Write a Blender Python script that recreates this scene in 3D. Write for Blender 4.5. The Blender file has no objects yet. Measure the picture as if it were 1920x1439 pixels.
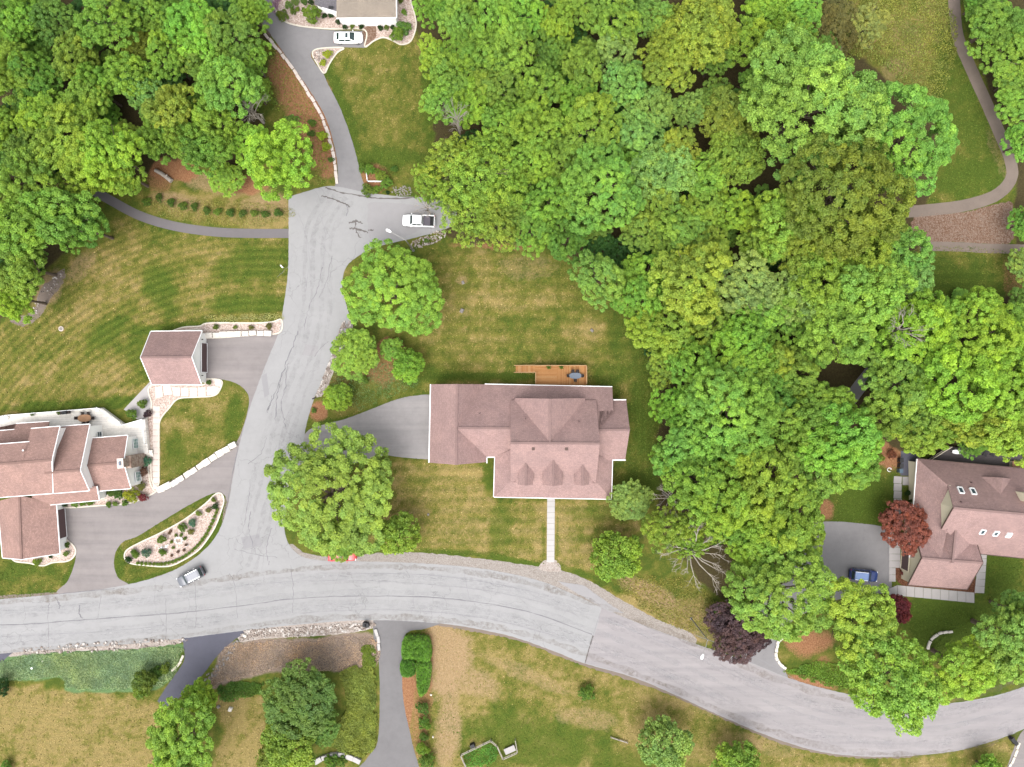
import bpy, bmesh, math, random
import numpy as np
from mathutils import Vector, Matrix
from mathutils.geometry import tessellate_polygon
rnd = random.Random(7)
R = math.radians
scene = bpy.context.scene
COL = scene.collection

# ---------------------------------------------------------------- camera, light, exposure
CAM_H = 120.0                       # a small drone looking straight down
FPX = 1332.0                        # focal length in photo pixels (24 mm equivalent)
cam_d = bpy.data.cameras.new('camera')
cam_d.sensor_fit = 'HORIZONTAL'; cam_d.sensor_width = 34.6
cam_d.lens = 34.6 * FPX / 1920.0
cam_d.clip_start = 1.0; cam_d.clip_end = 3000.0
cam = bpy.data.objects.new('camera', cam_d); COL.objects.link(cam)
cam.location = (0, 0, CAM_H); cam.rotation_euler = (0, 0, 0)
scene.camera = cam

SUN_AZ, SUN_EL = R(-108), R(63)     # sun stands beyond the lower picture edge, veiled
world = bpy.data.worlds.new('World'); scene.world = world; world.use_nodes = True
wn = world.node_tree.nodes; wl = world.node_tree.links
sky = wn.new('ShaderNodeTexSky'); sky.sky_type = 'NISHITA'; sky.sun_disc = False
sky.sun_elevation = SUN_EL; sky.sun_rotation = R(200)
sky.air_density = 1.0; sky.dust_density = 4.0
hsv = wn.new('ShaderNodeHueSaturation'); hsv.inputs['Saturation'].default_value = 0.22
wl.new(sky.outputs[0], hsv.inputs['Color'])
wl.new(hsv.outputs[0], wn['Background'].inputs['Color'])
wn['Background'].inputs['Strength'].default_value = 0.15
sun_d = bpy.data.lights.new('sun', 'SUN'); sun_d.energy = 0.9; sun_d.angle = R(60); sun_d.color = (1.0, 0.955, 0.9)
sun = bpy.data.objects.new('sun', sun_d); COL.objects.link(sun)
sdir = Vector((math.cos(SUN_AZ) * math.cos(SUN_EL), math.sin(SUN_AZ) * math.cos(SUN_EL), math.sin(SUN_EL)))
sun.rotation_euler = sdir.to_track_quat('Z', 'Y').to_euler()
sun.location = sdir * 200
vs = scene.view_settings
scene.display_settings.display_device = 'sRGB'
vs.view_transform = 'Standard'; vs.look = 'None'; vs.gamma = 1.0; vs.use_curve_mapping = False
vs.exposure = 1.36
scene.cycles.use_denoising = True
scene.cycles.max_bounces = 8; scene.cycles.transmission_bounces = 4; scene.cycles.diffuse_bounces = 4

# ---------------------------------------------------------------- helpers
def W(px, py, z=0.0):
    k = (CAM_H - z) / FPX
    return Vector(((px - 960.0) * k, -(py - 719.5) * k, z))
G = CAM_H / FPX
def lin(c):
    c = c / 255.0
    return c / 12.92 if c <= 0.04045 else ((c + 0.055) / 1.055) ** 2.4
EXPF = 2.55
def alb(r, g, b, k=1.0):
    """colour read off a lit surface in the photo -> base colour"""
    return tuple(min(0.9, lin(v) / EXPF * k) for v in (r, g, b)) + (1.0,)

def mat(name, base=None, rough=0.85, spec=0.3, metal=0.0):
    m = bpy.data.materials.new(name); m.use_nodes = True
    b = m.node_tree.nodes['Principled BSDF']
    if base: b.inputs['Base Color'].default_value = base if len(base) == 4 else (*base, 1)
    b.inputs['Roughness'].default_value = rough
    b.inputs['Specular IOR Level'].default_value = spec
    b.inputs['Metallic'].default_value = metal
    return m
class NT:
    def __init__(s, m): s.m = m; s.n = m.node_tree.nodes; s.l = m.node_tree.links; s.b = s.n['Principled BSDF']
    def new(s, t, **kw):
        n = s.n.new(t)
        for k, v in kw.items(): setattr(n, k, v)
        return n
    def pos(s): return s.new('ShaderNodeNewGeometry').outputs['Position']
    def noise(s, scale, detail=4, rough=0.6, vec=None, dist=0.0):
        n = s.new('ShaderNodeTexNoise'); n.inputs['Scale'].default_value = scale
        n.inputs['Detail'].default_value = detail; n.inputs['Roughness'].default_value = rough
        n.inputs['Distortion'].default_value = dist
        s.l.new(vec or s.pos(), n.inputs['Vector']); return n.outputs[0]
    def ramp(s, fac, stops):
        n = s.new('ShaderNodeValToRGB'); e = n.color_ramp.elements
        while len(e) < len(stops): e.new(0.5)
        for el, (p, c) in zip(e, stops): el.position = p; el.color = c if len(c) == 4 else (*c, 1)
        s.l.new(fac, n.inputs[0]); return n.outputs[0]
    def mix(s, fac, a, b, mode='MIX'):
        n = s.new('ShaderNodeMix', data_type='RGBA', blend_type=mode)
        for sock, v in ((n.inputs[0], fac), (n.inputs[6], a), (n.inputs[7], b)):
            if hasattr(v, 'links'): s.l.new(v, sock)
            elif isinstance(v, (int, float)): sock.default_value = v
            else: sock.default_value = v if len(v) == 4 else (*v, 1)
        return n.outputs[2]
    def math(s, op, a, b=0.0, clamp=False):
        n = s.new('ShaderNodeMath', operation=op); n.use_clamp = clamp
        for sock, v in ((n.inputs[0], a), (n.inputs[1], b)):
            if hasattr(v, 'links'): s.l.new(v, sock)
            else: sock.default_value = v
        return n.outputs[0]
    def maprange(s, v, a, b, c, d):
        n = s.new('ShaderNodeMapRange'); n.clamp = True
        for k, x in zip((1, 2, 3, 4), (a, b, c, d)): n.inputs[k].default_value = x
        s.l.new(v, n.inputs[0]); return n.outputs[0]
    def attr(s, name):
        n = s.new('ShaderNodeAttribute'); n.attribute_name = name; return n
    def color(s, c): s.l.new(c, s.b.inputs['Base Color'])
    def bump(s, h, dist=0.02, strength=0.6):
        n = s.new('ShaderNodeBump'); n.inputs['Distance'].default_value = dist; n.inputs['Strength'].default_value = strength
        s.l.new(h, n.inputs['Height']); s.l.new(n.outputs[0], s.b.inputs['Normal'])

def simple(name, base, rough=0.8, var=0.18, scale=1.5, spec=0.3, metal=0.0, bump=0.0, fine=9.0):
    """plain base colour with weathering noise"""
    m = mat(name, base, rough, spec, metal); t = NT(m)
    n1 = t.noise(scale, 5, 0.65); n2 = t.noise(fine, 3, 0.6)
    f = t.math('ADD', t.math('MULTIPLY', n1, 0.65), t.math('MULTIPLY', n2, 0.35))
    d = tuple(v * (1 - var) for v in base[:3]); l = tuple(min(0.95, v * (1 + var)) for v in base[:3])
    t.color(t.ramp(f, [(0.3, d), (0.7, l)]))
    if bump: t.bump(n2, bump)
    return m

def tag(o, label=None, cat=None, group=None, kind=None):
    if label: o['label'] = label
    if cat: o['category'] = cat
    if group: o['group'] = group
    if kind: o['kind'] = kind
    return o
def empty(name, loc=(0, 0, 0), rz=0.0, parent=None):
    o = bpy.data.objects.new(name, None); COL.objects.link(o); o.location = loc; o.rotation_euler = (0, 0, rz)
    o.empty_display_size = 0.3
    if parent: o.parent = parent
    return o
def copy_tree(o, parent=None):
    c = o.copy(); COL.objects.link(c); c.parent = parent
    for ch in list(o.children): copy_tree(ch, c)
    return c

class MB:
    def __init__(s): s.v = []; s.f = []; s.uv = {}
    def add(s, vs, fs):
        k = len(s.v); s.v += [tuple(p) for p in vs]; s.f += [tuple(i + k for i in f) for f in fs]; return s
    def box(s, c, size, rz=0.0, taper=1.0):
        x, y, z = (d / 2 for d in size); ca, sa = math.cos(rz), math.sin(rz); vs = []
        for dz, k in ((-z, 1), (z, taper)):
            for dx, dy in ((-x, -y), (x, -y), (x, y), (-x, y)):
                dx *= k; dy *= k
                vs.append((c[0] + dx * ca - dy * sa, c[1] + dx * sa + dy * ca, c[2] + dz))
        return s.add(vs, [(3, 2, 1, 0), (4, 5, 6, 7), (0, 1, 5, 4), (1, 2, 6, 5), (2, 3, 7, 6), (3, 0, 4, 7)])
    def beam(s, a, b, w, h, up=(0, 0, 1)):
        a = Vector(a); b = Vector(b); d = (b - a).normalized(); u = Vector(up)
        sd = d.cross(u)
        if sd.length < 1e-4: sd = d.cross(Vector((1, 0, 0)))
        sd.normalize(); u = sd.cross(d); vs = []
        for p in (a, b):
            for i, j in ((-1, -1), (1, -1), (1, 1), (-1, 1)): vs.append(p + sd * (i * w / 2) + u * (j * h / 2))
        return s.add(vs, [(3, 2, 1, 0), (4, 5, 6, 7), (0, 1, 5, 4), (1, 2, 6, 5), (2, 3, 7, 6), (3, 0, 4, 7)])
    def tube(s, pts, rad, n=8):
        pts = [Vector(p) for p in pts]
        if not hasattr(rad, '__len__'): rad = [rad] * len(pts)
        k = len(s.v); m = len(pts); ref = None
        for i, p in enumerate(pts):
            d = (pts[min(i + 1, m - 1)] - pts[max(i - 1, 0)]).normalized()
            if ref is None: ref = d.orthogonal().normalized()
            sd = (ref - d * ref.dot(d))
            sd = sd.normalized() if sd.length > 1e-5 else d.orthogonal().normalized()
            ref = sd; up = d.cross(sd)
            for j in range(n):
                a = 2 * math.pi * j / n
                s.v.append(tuple(p + (sd * math.cos(a) + up * math.sin(a)) * rad[i]))
        for i in range(m - 1):
            for j in range(n):
                s.f.append((k + i * n + j, k + i * n + (j + 1) % n, k + (i + 1) * n + (j + 1) % n, k + (i + 1) * n + j))
        s.f.append(tuple(k + j for j in range(n))[::-1]); s.f.append(tuple(k + (m - 1) * n + j for j in range(n)))
        return s
    def prism(s, poly, z0, z1):
        n = len(poly); vs = [(p[0], p[1], z0) for p in poly] + [(p[0], p[1], z1) for p in poly]
        k = len(s.v); s.v += vs
        for i in range(n): s.f.append((k + i, k + (i + 1) % n, k + n + (i + 1) % n, k + n + i))
        for tri in tessellate_polygon([[Vector((p[0], p[1], 0)) for p in poly]]):
            s.f.append(tuple(k + n + i for i in tri)); s.f.append(tuple(k + i for i in tri)[::-1])
        return s
    def flat(s, poly3):
        k = len(s.v); s.v += [tuple(p) for p in poly3]
        for tri in tessellate_polygon([[Vector(p) for p in poly3]]): s.f.append(tuple(k + i for i in tri))
        return s
    def rock(s, c, size, r=rnd, rz=None):
        sub = [(-1, -1, 0), (1, -1, 0), (1, 1, 0), (-1, 1, 0), (-.75, -.75, 1), (.75, -.75, 1), (.75, .75, 1), (-.75, .75, 1)]
        a = r.random() * 6.28 if rz is None else rz; ca, sa = math.cos(a), math.sin(a); vs = []
        for x, y, z in sub:
            x *= size[0] / 2 * r.uniform(.7, 1.05); y *= size[1] / 2 * r.uniform(.7, 1.05); z *= size[2] * r.uniform(.75, 1.1)
            vs.append((c[0] + x * ca - y * sa, c[1] + x * sa + y * ca, c[2] + z))
        return s.add(vs, [(3, 2, 1, 0), (4, 5, 6, 7), (0, 1, 5, 4), (1, 2, 6, 5), (2, 3, 7, 6), (3, 0, 4, 7)])
    def build(s, name, m, parent=None, world=False, smooth=False, fix=True, bevel=0.0):
        """world=True: vertices are in world space, parent sits unrotated at its location"""
        off = parent_world(parent) if (world and parent) else Vector()
        me = bpy.data.meshes.new(name)
        me.from_pydata([(v[0] - off.x, v[1] - off.y, v[2] - off.z) for v in s.v], [], s.f)
        if fix:
            bm = bmesh.new(); bm.from_mesh(me); bmesh.ops.recalc_face_normals(bm, faces=bm.faces); bm.to_mesh(me); bm.free()
        if smooth: me.polygons.foreach_set('use_smooth', [True] * len(me.polygons))
        me.materials.append(m)
        o = bpy.data.objects.new(name, me); COL.objects.link(o)
        if parent: o.parent = parent
        if bevel:
            b = o.modifiers.new('bevel', 'BEVEL'); b.width = bevel; b.segments = 2; b.limit_method = 'ANGLE'
        return o
def parent_world(p):
    v = Vector()
    while p is not None: v = v + Vector(p.location); p = p.parent
    return v

def catmull(pts, closed=True, step=6):
    P = [Vector((p[0], p[1])) for p in pts]; n = len(P); out = []
    for i in range(n if closed else n - 1):
        p1, p2 = P[i], P[(i + 1) % n]
        p0 = P[i - 1] if (closed or i > 0) else p1
        p3 = P[(i + 2) % n] if (closed or i + 2 < n) else p2
        if (p2 - p1).length < 0.5: out.append(p1); continue
        if (p1 - p0).length < 0.5: p0 = p1 + (p1 - p2) * 0.2
        if (p3 - p2).length < 0.5: p3 = p2 + (p2 - p1) * 0.2
        for k in range(step):
            t = k / step
            out.append(0.5 * ((2 * p1) + (p2 - p0) * t + (2 * p0 - 5 * p1 + 4 * p2 - p3) * t * t + (3 * p1 - p0 - 3 * p2 + p3) * t ** 3))
    if not closed: out.append(P[-1])
    res = []
    for p in out:
        if not res or (p - res[-1]).length > 0.4: res.append(p)
    return res
def smooth_px(pts, smooth=True, jag=0.0, seed=0):
    q = catmull(pts) if smooth else [Vector(p) for p in pts]
    if jag:
        r = random.Random(seed + len(pts)); out = []; n = len(q)
        for i, p in enumerate(q):
            b = q[(i + 1) % n]; d = b - p; k = max(1, int(d.length / 4))
            for j in range(k): out.append(p + d * (j / k) + Vector((r.uniform(-jag, jag), r.uniform(-jag, jag))))
        q = out
    return q
def sheet(name, pts, z, m, smooth=True, jag=0.0, parent=None, kind='structure', seed=0):
    q = smooth_px(pts, smooth, jag, seed)
    o = MB().flat([W(p.x, p.y) + Vector((0, 0, z)) for p in q]).build(name, m, fix=False)
    me = o.data
    for p in me.polygons:
        if p.normal.z < 0: p.flip()
    if parent: o.parent = parent
    elif kind: o['kind'] = kind
    return o
def in_poly(x, y, poly):
    c = np.zeros(np.shape(x), bool); n = len(poly)
    for i in range(n):
        x1, y1 = poly[i][0], poly[i][1]; x2, y2 = poly[i - 1][0], poly[i - 1][1]
        if y1 == y2: continue
        c ^= ((y1 > y) != (y2 > y)) & (x < (x2 - x1) * (y - y1) / (y2 - y1) + x1)
    return c
def poly_dist(x, y, poly, closed=True):
    d = np.full(np.shape(x), 1e9); n = len(poly)
    for i in range(n if closed else n - 1):
        ax, ay = poly[i][0], poly[i][1]; bx, by = poly[(i + 1) % n][0], poly[(i + 1) % n][1]
        L = (bx - ax) ** 2 + (by - ay) ** 2 + 1e-9
        t = np.clip(((x - ax) * (bx - ax) + (y - ay) * (by - ay)) / L, 0, 1)
        d = np.minimum(d, np.hypot(x - ax - t * (bx - ax), y - ay - t * (by - ay)))
    return d
_tabs = {}
def vnoise(x, y, scale, seed=0):
    if seed not in _tabs: _tabs[seed] = np.random.RandomState(seed + 50).rand(256, 256)
    T = _tabs[seed]; u = x / scale; v = y / scale
    i = np.floor(u).astype(int); j = np.floor(v).astype(int); f = u - i; g = v - j
    f = f * f * (3 - 2 * f); g = g * g * (3 - 2 * g); i &= 255; j &= 255; i1 = (i + 1) & 255; j1 = (j + 1) & 255
    return (T[i, j] * (1 - f) + T[i1, j] * f) * (1 - g) + (T[i, j1] * (1 - f) + T[i1, j1] * f) * g
def fbm(x, y, scale, seed=0, oct=4):
    s = 0; a = 1; t = 0
    for k in range(oct): s = s + a * vnoise(x, y, scale / 2 ** k, seed + k); t += a; a *= 0.55
    return s / t
# ---------------------------------------------------------------- ground sheet with painted-on kinds of turf and soil (lush round the brown-roofed house includes its shade)
def axis(lo, hi, step, far):
    c = list(np.arange(lo, hi + 1e-6, step)); s = step; a = lo; left = []
    while a > -far: s *= 1.35; a -= s; left.append(a)
    s = step; b = hi; right = []
    while b < far: s *= 1.35; b += s; right.append(b)
    return np.array(left[::-1] + c + right)
gx = axis(-92, 92, 0.36, 700); gy = axis(-70, 70, 0.36, 700)
GX, GY = np.meshgrid(gx, gy)
PX = 960 + GX / G; PY = 719.5 - GY / G
NW = fbm(PX + 3000, PY + 3000, 60, 3); NF = fbm(PX + 5000, PY + 5000, 18, 8); NB = fbm(PX + 7000, PY + 7000, 160, 14)
M = {k: np.zeros_like(GX) for k in ('dry', 'bare', 'mulch', 'lush', 'litter', 'stripe', 'teal', 'heath')}
def sstep(a, b, x):
    t = np.clip((x - a) / (b - a), 0, 1); return t * t * (3 - 2 * t)
def ell(k, cx, cy, rx, ry, val, rot=0, soft=0.45, wob=0.9):
    ca, sa = math.cos(R(rot)), math.sin(R(rot)); dx, dy = PX - cx, PY - cy
    d = np.hypot((dx * ca + dy * sa) / rx, (-dx * sa + dy * ca) / ry) + (NW - .5) * wob + (NF - .5) * wob * .6
    M[k] = np.maximum(M[k], val * (1 - sstep(1 - soft, 1 + soft, d)))
def pol(k, pts, val, feather=8, mode='max', wob=1.6):
    q = catmull(pts)
    xs = [p.x for p in q]; ys = [p.y for p in q]; mg = feather * 3
    box = (PX > min(xs) - mg) & (PX < max(xs) + mg) & (PY > min(ys) - mg) & (PY < max(ys) + mg)
    x, y = PX[box], PY[box]; ins = in_poly(x, y, q); d = poly_dist(x, y, q) * np.where(ins, 1, -1)
    d = d + (NF[box] - .5) * feather * wob + (NW[box] - .5) * feather * wob
    w = sstep(-feather, feather, d)
    if mode == 'max': M[k][box] = np.maximum(M[k][box], val * w)
    elif mode == 'set': M[k][box] = M[k][box] * (1 - w) + val * w
    return box, w
def stripes(pts, fn, amp=1.0, feather=6):
    box, w = pol('stripe', pts, 0, feather, 'set'); x, y = PX[box], PY[box]
    M['stripe'][box] += w * amp * fn(x, y)

LAWN_W = [(225, 405), (330, 435), (450, 447), (540, 450), (538, 530), (525, 598), (400, 606), (370, 616), (270, 625), (262, 670), (285, 715), (235, 768), (190, 765), (0, 780), (-80, 800), (-80, 640), (40, 600), (90, 570), (120, 505), (200, 450)]
LAWN_T = [(625, 95), (680, 90), (760, 75), (785, 40), (775, 0), (830, 0), (850, 200), (830, 320), (720, 340), (672, 310), (655, 240), (625, 165), (612, 140)]
LAWN_B = [(800, 465), (900, 468), (1060, 480), (1190, 580), (1230, 700), (1245, 860), (1190, 890), (1180, 750), (1100, 720), (810, 720), (770, 690), (800, 600)]
LAWN_F = [(745, 865), (905, 870), (925, 935), (1145, 940), (1200, 980), (1140, 1060), (1060, 1065), (940, 1045), (700, 1040), (690, 1000), (740, 940)]
LAWN_Y = [(330, 735), (410, 740), (440, 720), (466, 740), (455, 800), (440, 835), (380, 875), (298, 918), (300, 760)]
M['dry'] += 0.30
pol('dry', LAWN_W, 0.5, 10, 'set'); pol('dry', LAWN_T, 0.34, 8, 'set'); pol('dry', LAWN_B, 0.46, 10, 'set'); pol('dry', LAWN_F, 0.72, 8, 'set'); pol('dry', LAWN_Y, 0.5, 5, 'set')
# wide kinds
pol('dry', [(-90, 1290), (60, 1290), (230, 1300), (300, 1330), (290, 1400), (270, 1520), (-90, 1520)], 0.86, 8, 'set')
pol('dry', [(410, 1310), (490, 1300), (500, 1380), (480, 1460), (395, 1460), (420, 1370)], 0.88, 8, 'set')
pol('dry', [(812, 1175), (960, 1195), (1100, 1250), (1250, 1300), (1400, 1370), (1540, 1418), (1700, 1425), (1890, 1390), (1890, 1500), (790, 1500), (800, 1260)], 0.66, 10, 'set')
pol('dry', [(1045, 1080), (1120, 1100), (1200, 1120), (1330, 1130), (1370, 1180), (1300, 1200), (1180, 1150), (1080, 1105)], 0.8, 10, 'set')
pol('dry', [(1560, 0), (1780, 0), (1800, 120), (1850, 230), (1880, 330), (1800, 380), (1740, 330), (1640, 120), (1540, 90)], 0.5, 14, 'set')
pol('dry', [(260, 370), (330, 360), (480, 350), (540, 370), (541, 425), (400, 425), (300, 405)], 0.8, 10, 'set')
pol('dry', [(1560, 900), (1680, 870), (1680, 985), (1560, 975)], 0.1, 8, 'set'); pol('dry', [(1700, 1125), (1840, 1135), (1920, 1040), (2000, 1040), (2000, 1250), (1780, 1250), (1720, 1200)], 0.18, 8, 'set')
pol('dry', [(1690, 475), (1890, 475), (1900, 580), (1680, 600)], 0.3, 8, 'set')
for a in [('dry', 180, 570, 130, 30, .72, -28), ('dry', 90, 690, 100, 22, .7, -30), ('dry', 200, 700, 60, 30, .8, -15), ('dry', 320, 480, 90, 14, .65, -12), ('dry', 200, 500, 40, 40, .8, 0), ('bare', 150, 500, 40, 22, .5, -50),
          ('dry', 230, 735, 60, 12, .8, -8), ('dry', 430, 780, 60, 25, .7, 25), ('dry', 330, 800, 40, 22, .75, 0), ('dry', 330, 880, 26, 30, .7, 0),
          ('bare', 985, 500, 60, 26, .38, 0), ('bare', 870, 585, 22, 12, .35, 0), ('dry', 960, 560, 130, 30, .72, 0), ('dry', 1100, 620, 60, 30, .7, 0), ('bare', 1110, 618, 14, 8, .35, 0), ('dry', 1130, 690, 40, 22, .65, 0), ('dry', 900, 640, 90, 16, .6, 0),
          ('bare', 866, 527, 13, 10, .5, 0), ('dry', 700, 180, 50, 60, .42, 30), ('dry', 690, 110, 40, 14, .5, 0), ('dry', 740, 240, 25, 30, .42, 0),
          ('bare', 1060, 1010, 30, 40, .3, 0), ('bare', 870, 990, 60, 30, .3, 0), ('bare', 830, 900, 40, 22, .25, 0),
          ('bare', 840, 1230, 42, 75, .8, 0), ('bare', 842, 1370, 24, 105, .62, 6), ('bare', 880, 1280, 60, 30, .6, 20), ('bare', 1000, 1270, 110, 16, .45, 24), ('bare', 1090, 1345, 70, 20, .45, 10), ('bare', 1290, 1180, 60, 20, .5, 25), ('bare', 1215, 1110, 55, 18, .75, 25), ('bare', 1300, 1150, 45, 16, .5, 30),
          ('bare', 1700, 70, 60, 40, .35, 40), ('bare', 1680, 130, 40, 24, .4, -30), ('bare', 1745, 40, 40, 60, .3, 0), ('bare', 1872, 285, 14, 50, .35, -20),
          ('bare', 420, 345, 70, 20, .55, 5), ('bare', 330, 375, 50, 16, .55, 15), ('bare', 500, 390, 46, 26, .55, 0), ('bare', 90, 545, 22, 50, .6, 28), ('bare', 1450, 1400, 80, 20, .4, 15), ('bare', 1330, 1330, 100, 14, .4, 22)]:
    ell(*a)
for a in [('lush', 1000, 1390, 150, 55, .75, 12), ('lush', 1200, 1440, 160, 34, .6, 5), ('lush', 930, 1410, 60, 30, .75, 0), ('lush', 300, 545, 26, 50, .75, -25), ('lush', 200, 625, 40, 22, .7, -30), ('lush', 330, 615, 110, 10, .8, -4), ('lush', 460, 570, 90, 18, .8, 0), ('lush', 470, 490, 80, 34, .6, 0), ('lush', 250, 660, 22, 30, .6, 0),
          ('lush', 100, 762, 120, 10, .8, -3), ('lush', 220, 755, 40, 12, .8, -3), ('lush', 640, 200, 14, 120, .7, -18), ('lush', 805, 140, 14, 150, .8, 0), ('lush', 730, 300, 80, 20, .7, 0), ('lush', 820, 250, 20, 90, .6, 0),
          ('lush', 900, 706, 110, 10, .85, 0), ('lush', 790, 705, 60, 14, .6, -8), ('lush', 700, 775, 90, 10, .9, -18), ('lush', 640, 790, 40, 10, .9, -10), ('lush', 1215, 760, 30, 130, .7, 0), ('lush', 1160, 700, 50, 20, .6, 0), ('lush', 1180, 640, 30, 60, .5, -20), ('lush', 1200, 900, 30, 40, .6, 0), ('lush', 915, 895, 12, 30, .8, 0),  # lush behind and right of the house also paints in its shadow
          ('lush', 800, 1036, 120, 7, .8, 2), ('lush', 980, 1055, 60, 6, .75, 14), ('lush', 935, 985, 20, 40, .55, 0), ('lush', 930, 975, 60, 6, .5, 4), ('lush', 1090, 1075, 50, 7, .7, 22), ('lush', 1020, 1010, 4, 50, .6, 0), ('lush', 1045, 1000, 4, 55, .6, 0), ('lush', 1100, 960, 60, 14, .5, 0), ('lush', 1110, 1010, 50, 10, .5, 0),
          ('lush', 1615, 935, 50, 50, .95, 0), ('lush', 1800, 1170, 110, 60, .85, 0), ('lush', 1880, 1080, 40, 60, .8, 0), ('lush', 1790, 540, 110, 40, .75, 0), ('lush', 1800, 190, 40, 130, .7, -18), ('lush', 1810, 330, 60, 40, .9, 0), ('lush', 1760, 250, 40, 60, .6, 0),
          ('lush', 330, 860, 20, 40, .6, 0), ('lush', 440, 790, 14, 50, .7, 10), ('lush', 320, 745, 30, 10, .6, 0), ('lush', 70, 1115, 70, 6, .85, -6), ('lush', 130, 1080, 10, 24, .8, 20), ('lush', 60, 1070, 50, 12, .5, 0), ('lush', 300, 1085, 80, 12, .95, -14), ('lush', 400, 1000, 14, 50, .95, 14), ('lush', 225, 1060, 12, 36, .8, 0), ('lush', 320, 965, 110, 7, .5, -28),
          ('lush', 540, 130, 26, 50, .5, 0), ('lush', 1310, 1185, 24, 12, .9, 25), ('lush', 1540, 1265, 60, 16, .6, 14), ('lush', 90, 1280, 5, 60, .45, 0), ('lush', 1440, 1330, 60, 12, .4, 20), ('lush', 1870, 1420, 40, 20, .5, 0)]:
    ell(*a)
for a in [('mulch', 560, 170, 46, 90, .85, -18), ('mulch', 600, 260, 36, 80, .8, -10), ('mulch', 540, 100, 26, 40, .6, 0), ('mulch', 455, 345, 40, 18, .95, 0), ('mulch', 325, 315, 44, 26, .95, 0), ('mulch', 300, 345, 30, 20, .6, 0), ('mulch', 700, 690, 70, 34, .55, 10), ('mulch', 735, 655, 26, 22, .95, 0), ('mulch', 640, 700, 40, 30, .4, 0), ('mulch', 598, 770, 20, 22, .9, 0), ('mulch', 760, 1320, 16, 90, .85, 5), ('mulch', 790, 1300, 20, 120, .55, 4), ('mulch', 1510, 1205, 46, 30, .75, 0), ('mulch', 1545, 1240, 16, 14, .6, 0), ('mulch', 1520, 1278, 50, 9, .95, 14), ('mulch', 1665, 850, 26, 40, .9, -25), ('mulch', 1550, 955, 16, 20, .7, 0), ('mulch', 1640, 1120, 40, 10, .5, 18), ('mulch', 1300, 150, 60, 30, .9, 0), ('mulch', 1370, 150, 40, 16, .9, 20), ('mulch', 1360, 470, 30, 16, .6, 0), ('mulch', 1890, 200, 24, 60, .5, -25), ('mulch', 1590, 700, 40, 30, .6, 0), ('mulch', 1820, 425, 100, 24, .45, 0), ('mulch', 700, 335, 30, 26, .7, 0), ('mulch', 925, 462, 80, 8, .6, 2), ('mulch', 1860, 1200, 30, 30, .5, 0), ('mulch', 1900, 520, 24, 50, .5, 0), ('mulch', 960, 1180, 20, 6, .4, 0)]:
    ell(*a)
WOOD_A = [(-120, -80), (520, -80), (500, 60), (490, 180), (500, 290), (430, 320), (330, 300), (270, 330), (190, 365), (160, 440), (90, 500), (40, 580), (-120, 600)]
WOOD_B = [(800, -80), (1550, -80), (1560, 60), (1640, 130), (1760, 250), (1740, 380), (1715, 500), (1720, 580), (1800, 570), (2080, 560), (2080, 850), (1750, 860), (1640, 830), (1560, 900), (1500, 990), (1440, 1120), (1380, 1140), (1290, 1060), (1235, 950), (1235, 740), (1180, 570), (1080, 480), (980, 455), (830, 440), (820, 300), (810, 120)]
WOOD_C = [(1820, -80), (2080, -80), (2080, 560), (1925, 540), (1900, 300), (1850, 150)]
for w in (WOOD_A, WOOD_B, WOOD_C): pol('litter', w, 1.0, 12)
pol('heath', [(430, 1205), (560, 1195), (700, 1190), (700, 1255), (600, 1262), (520, 1262), (420, 1285), (385, 1290), (400, 1255)], 0.9, 8)
pol('teal', [(-60, 1235), (60, 1222), (160, 1215), (330, 1205), (340, 1235), (315, 1280), (260, 1298), (130, 1298), (110, 1275), (0, 1280), (-60, 1290)], 0.85, 6)
# mowing bands
stripes(LAWN_W, lambda x, y: np.sin(2 * np.pi * np.hypot((x - 500), (y - 1110)) / 14) * (0.5 + 1.2 * vnoise(x, y, 90, 21)), 1.0)
stripes(LAWN_T, lambda x, y: np.sin(2 * np.pi * (x * .8 + y * .42) / 14) * .45 + np.sin(2 * np.pi * np.hypot(x - 900, y - 150) / 16) * .35, .7)
stripes(LAWN_B, lambda x, y: np.sin(2 * np.pi * (y + 6 * np.sin(x / 120)) / 21) * .8 + np.sin(2 * np.pi * x / 34) * .3, .7)
stripes(LAWN_F, lambda x, y: np.sin(2 * np.pi * (y + x * .02) / 20) * .8, .7)
stripes([(1150, 690), (1235, 700), (1245, 880), (1180, 890)], lambda x, y: np.sin(2 * np.pi * x / 13) * .7, .6)
stripes([(1700, 480), (1890, 480), (1890, 560), (1700, 570)], lambda x, y: np.sin(2 * np.pi * y / 18) * .7, .6)
stripes([(-60, 1310), (280, 1320), (280, 1460), (-60, 1460)], lambda x, y: np.sin(2 * np.pi * (y - 20 * np.sin(x / 90)) / 12) * .6, .5)
# break everything up
M['dry'] = np.clip(M['dry'] + (NW - .5) * .5 + (NF - .5) * .75 + (NB - .5) * .2 + (fbm(PX + 100, PY + 100, 7, 30, 2) - .5) * .5 - M['lush'] * .4, 0, 1)
M['lush'] = np.clip(M['lush'] + (NF - .5) * .3 * (M['lush'] > .02), 0, 1)

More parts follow.
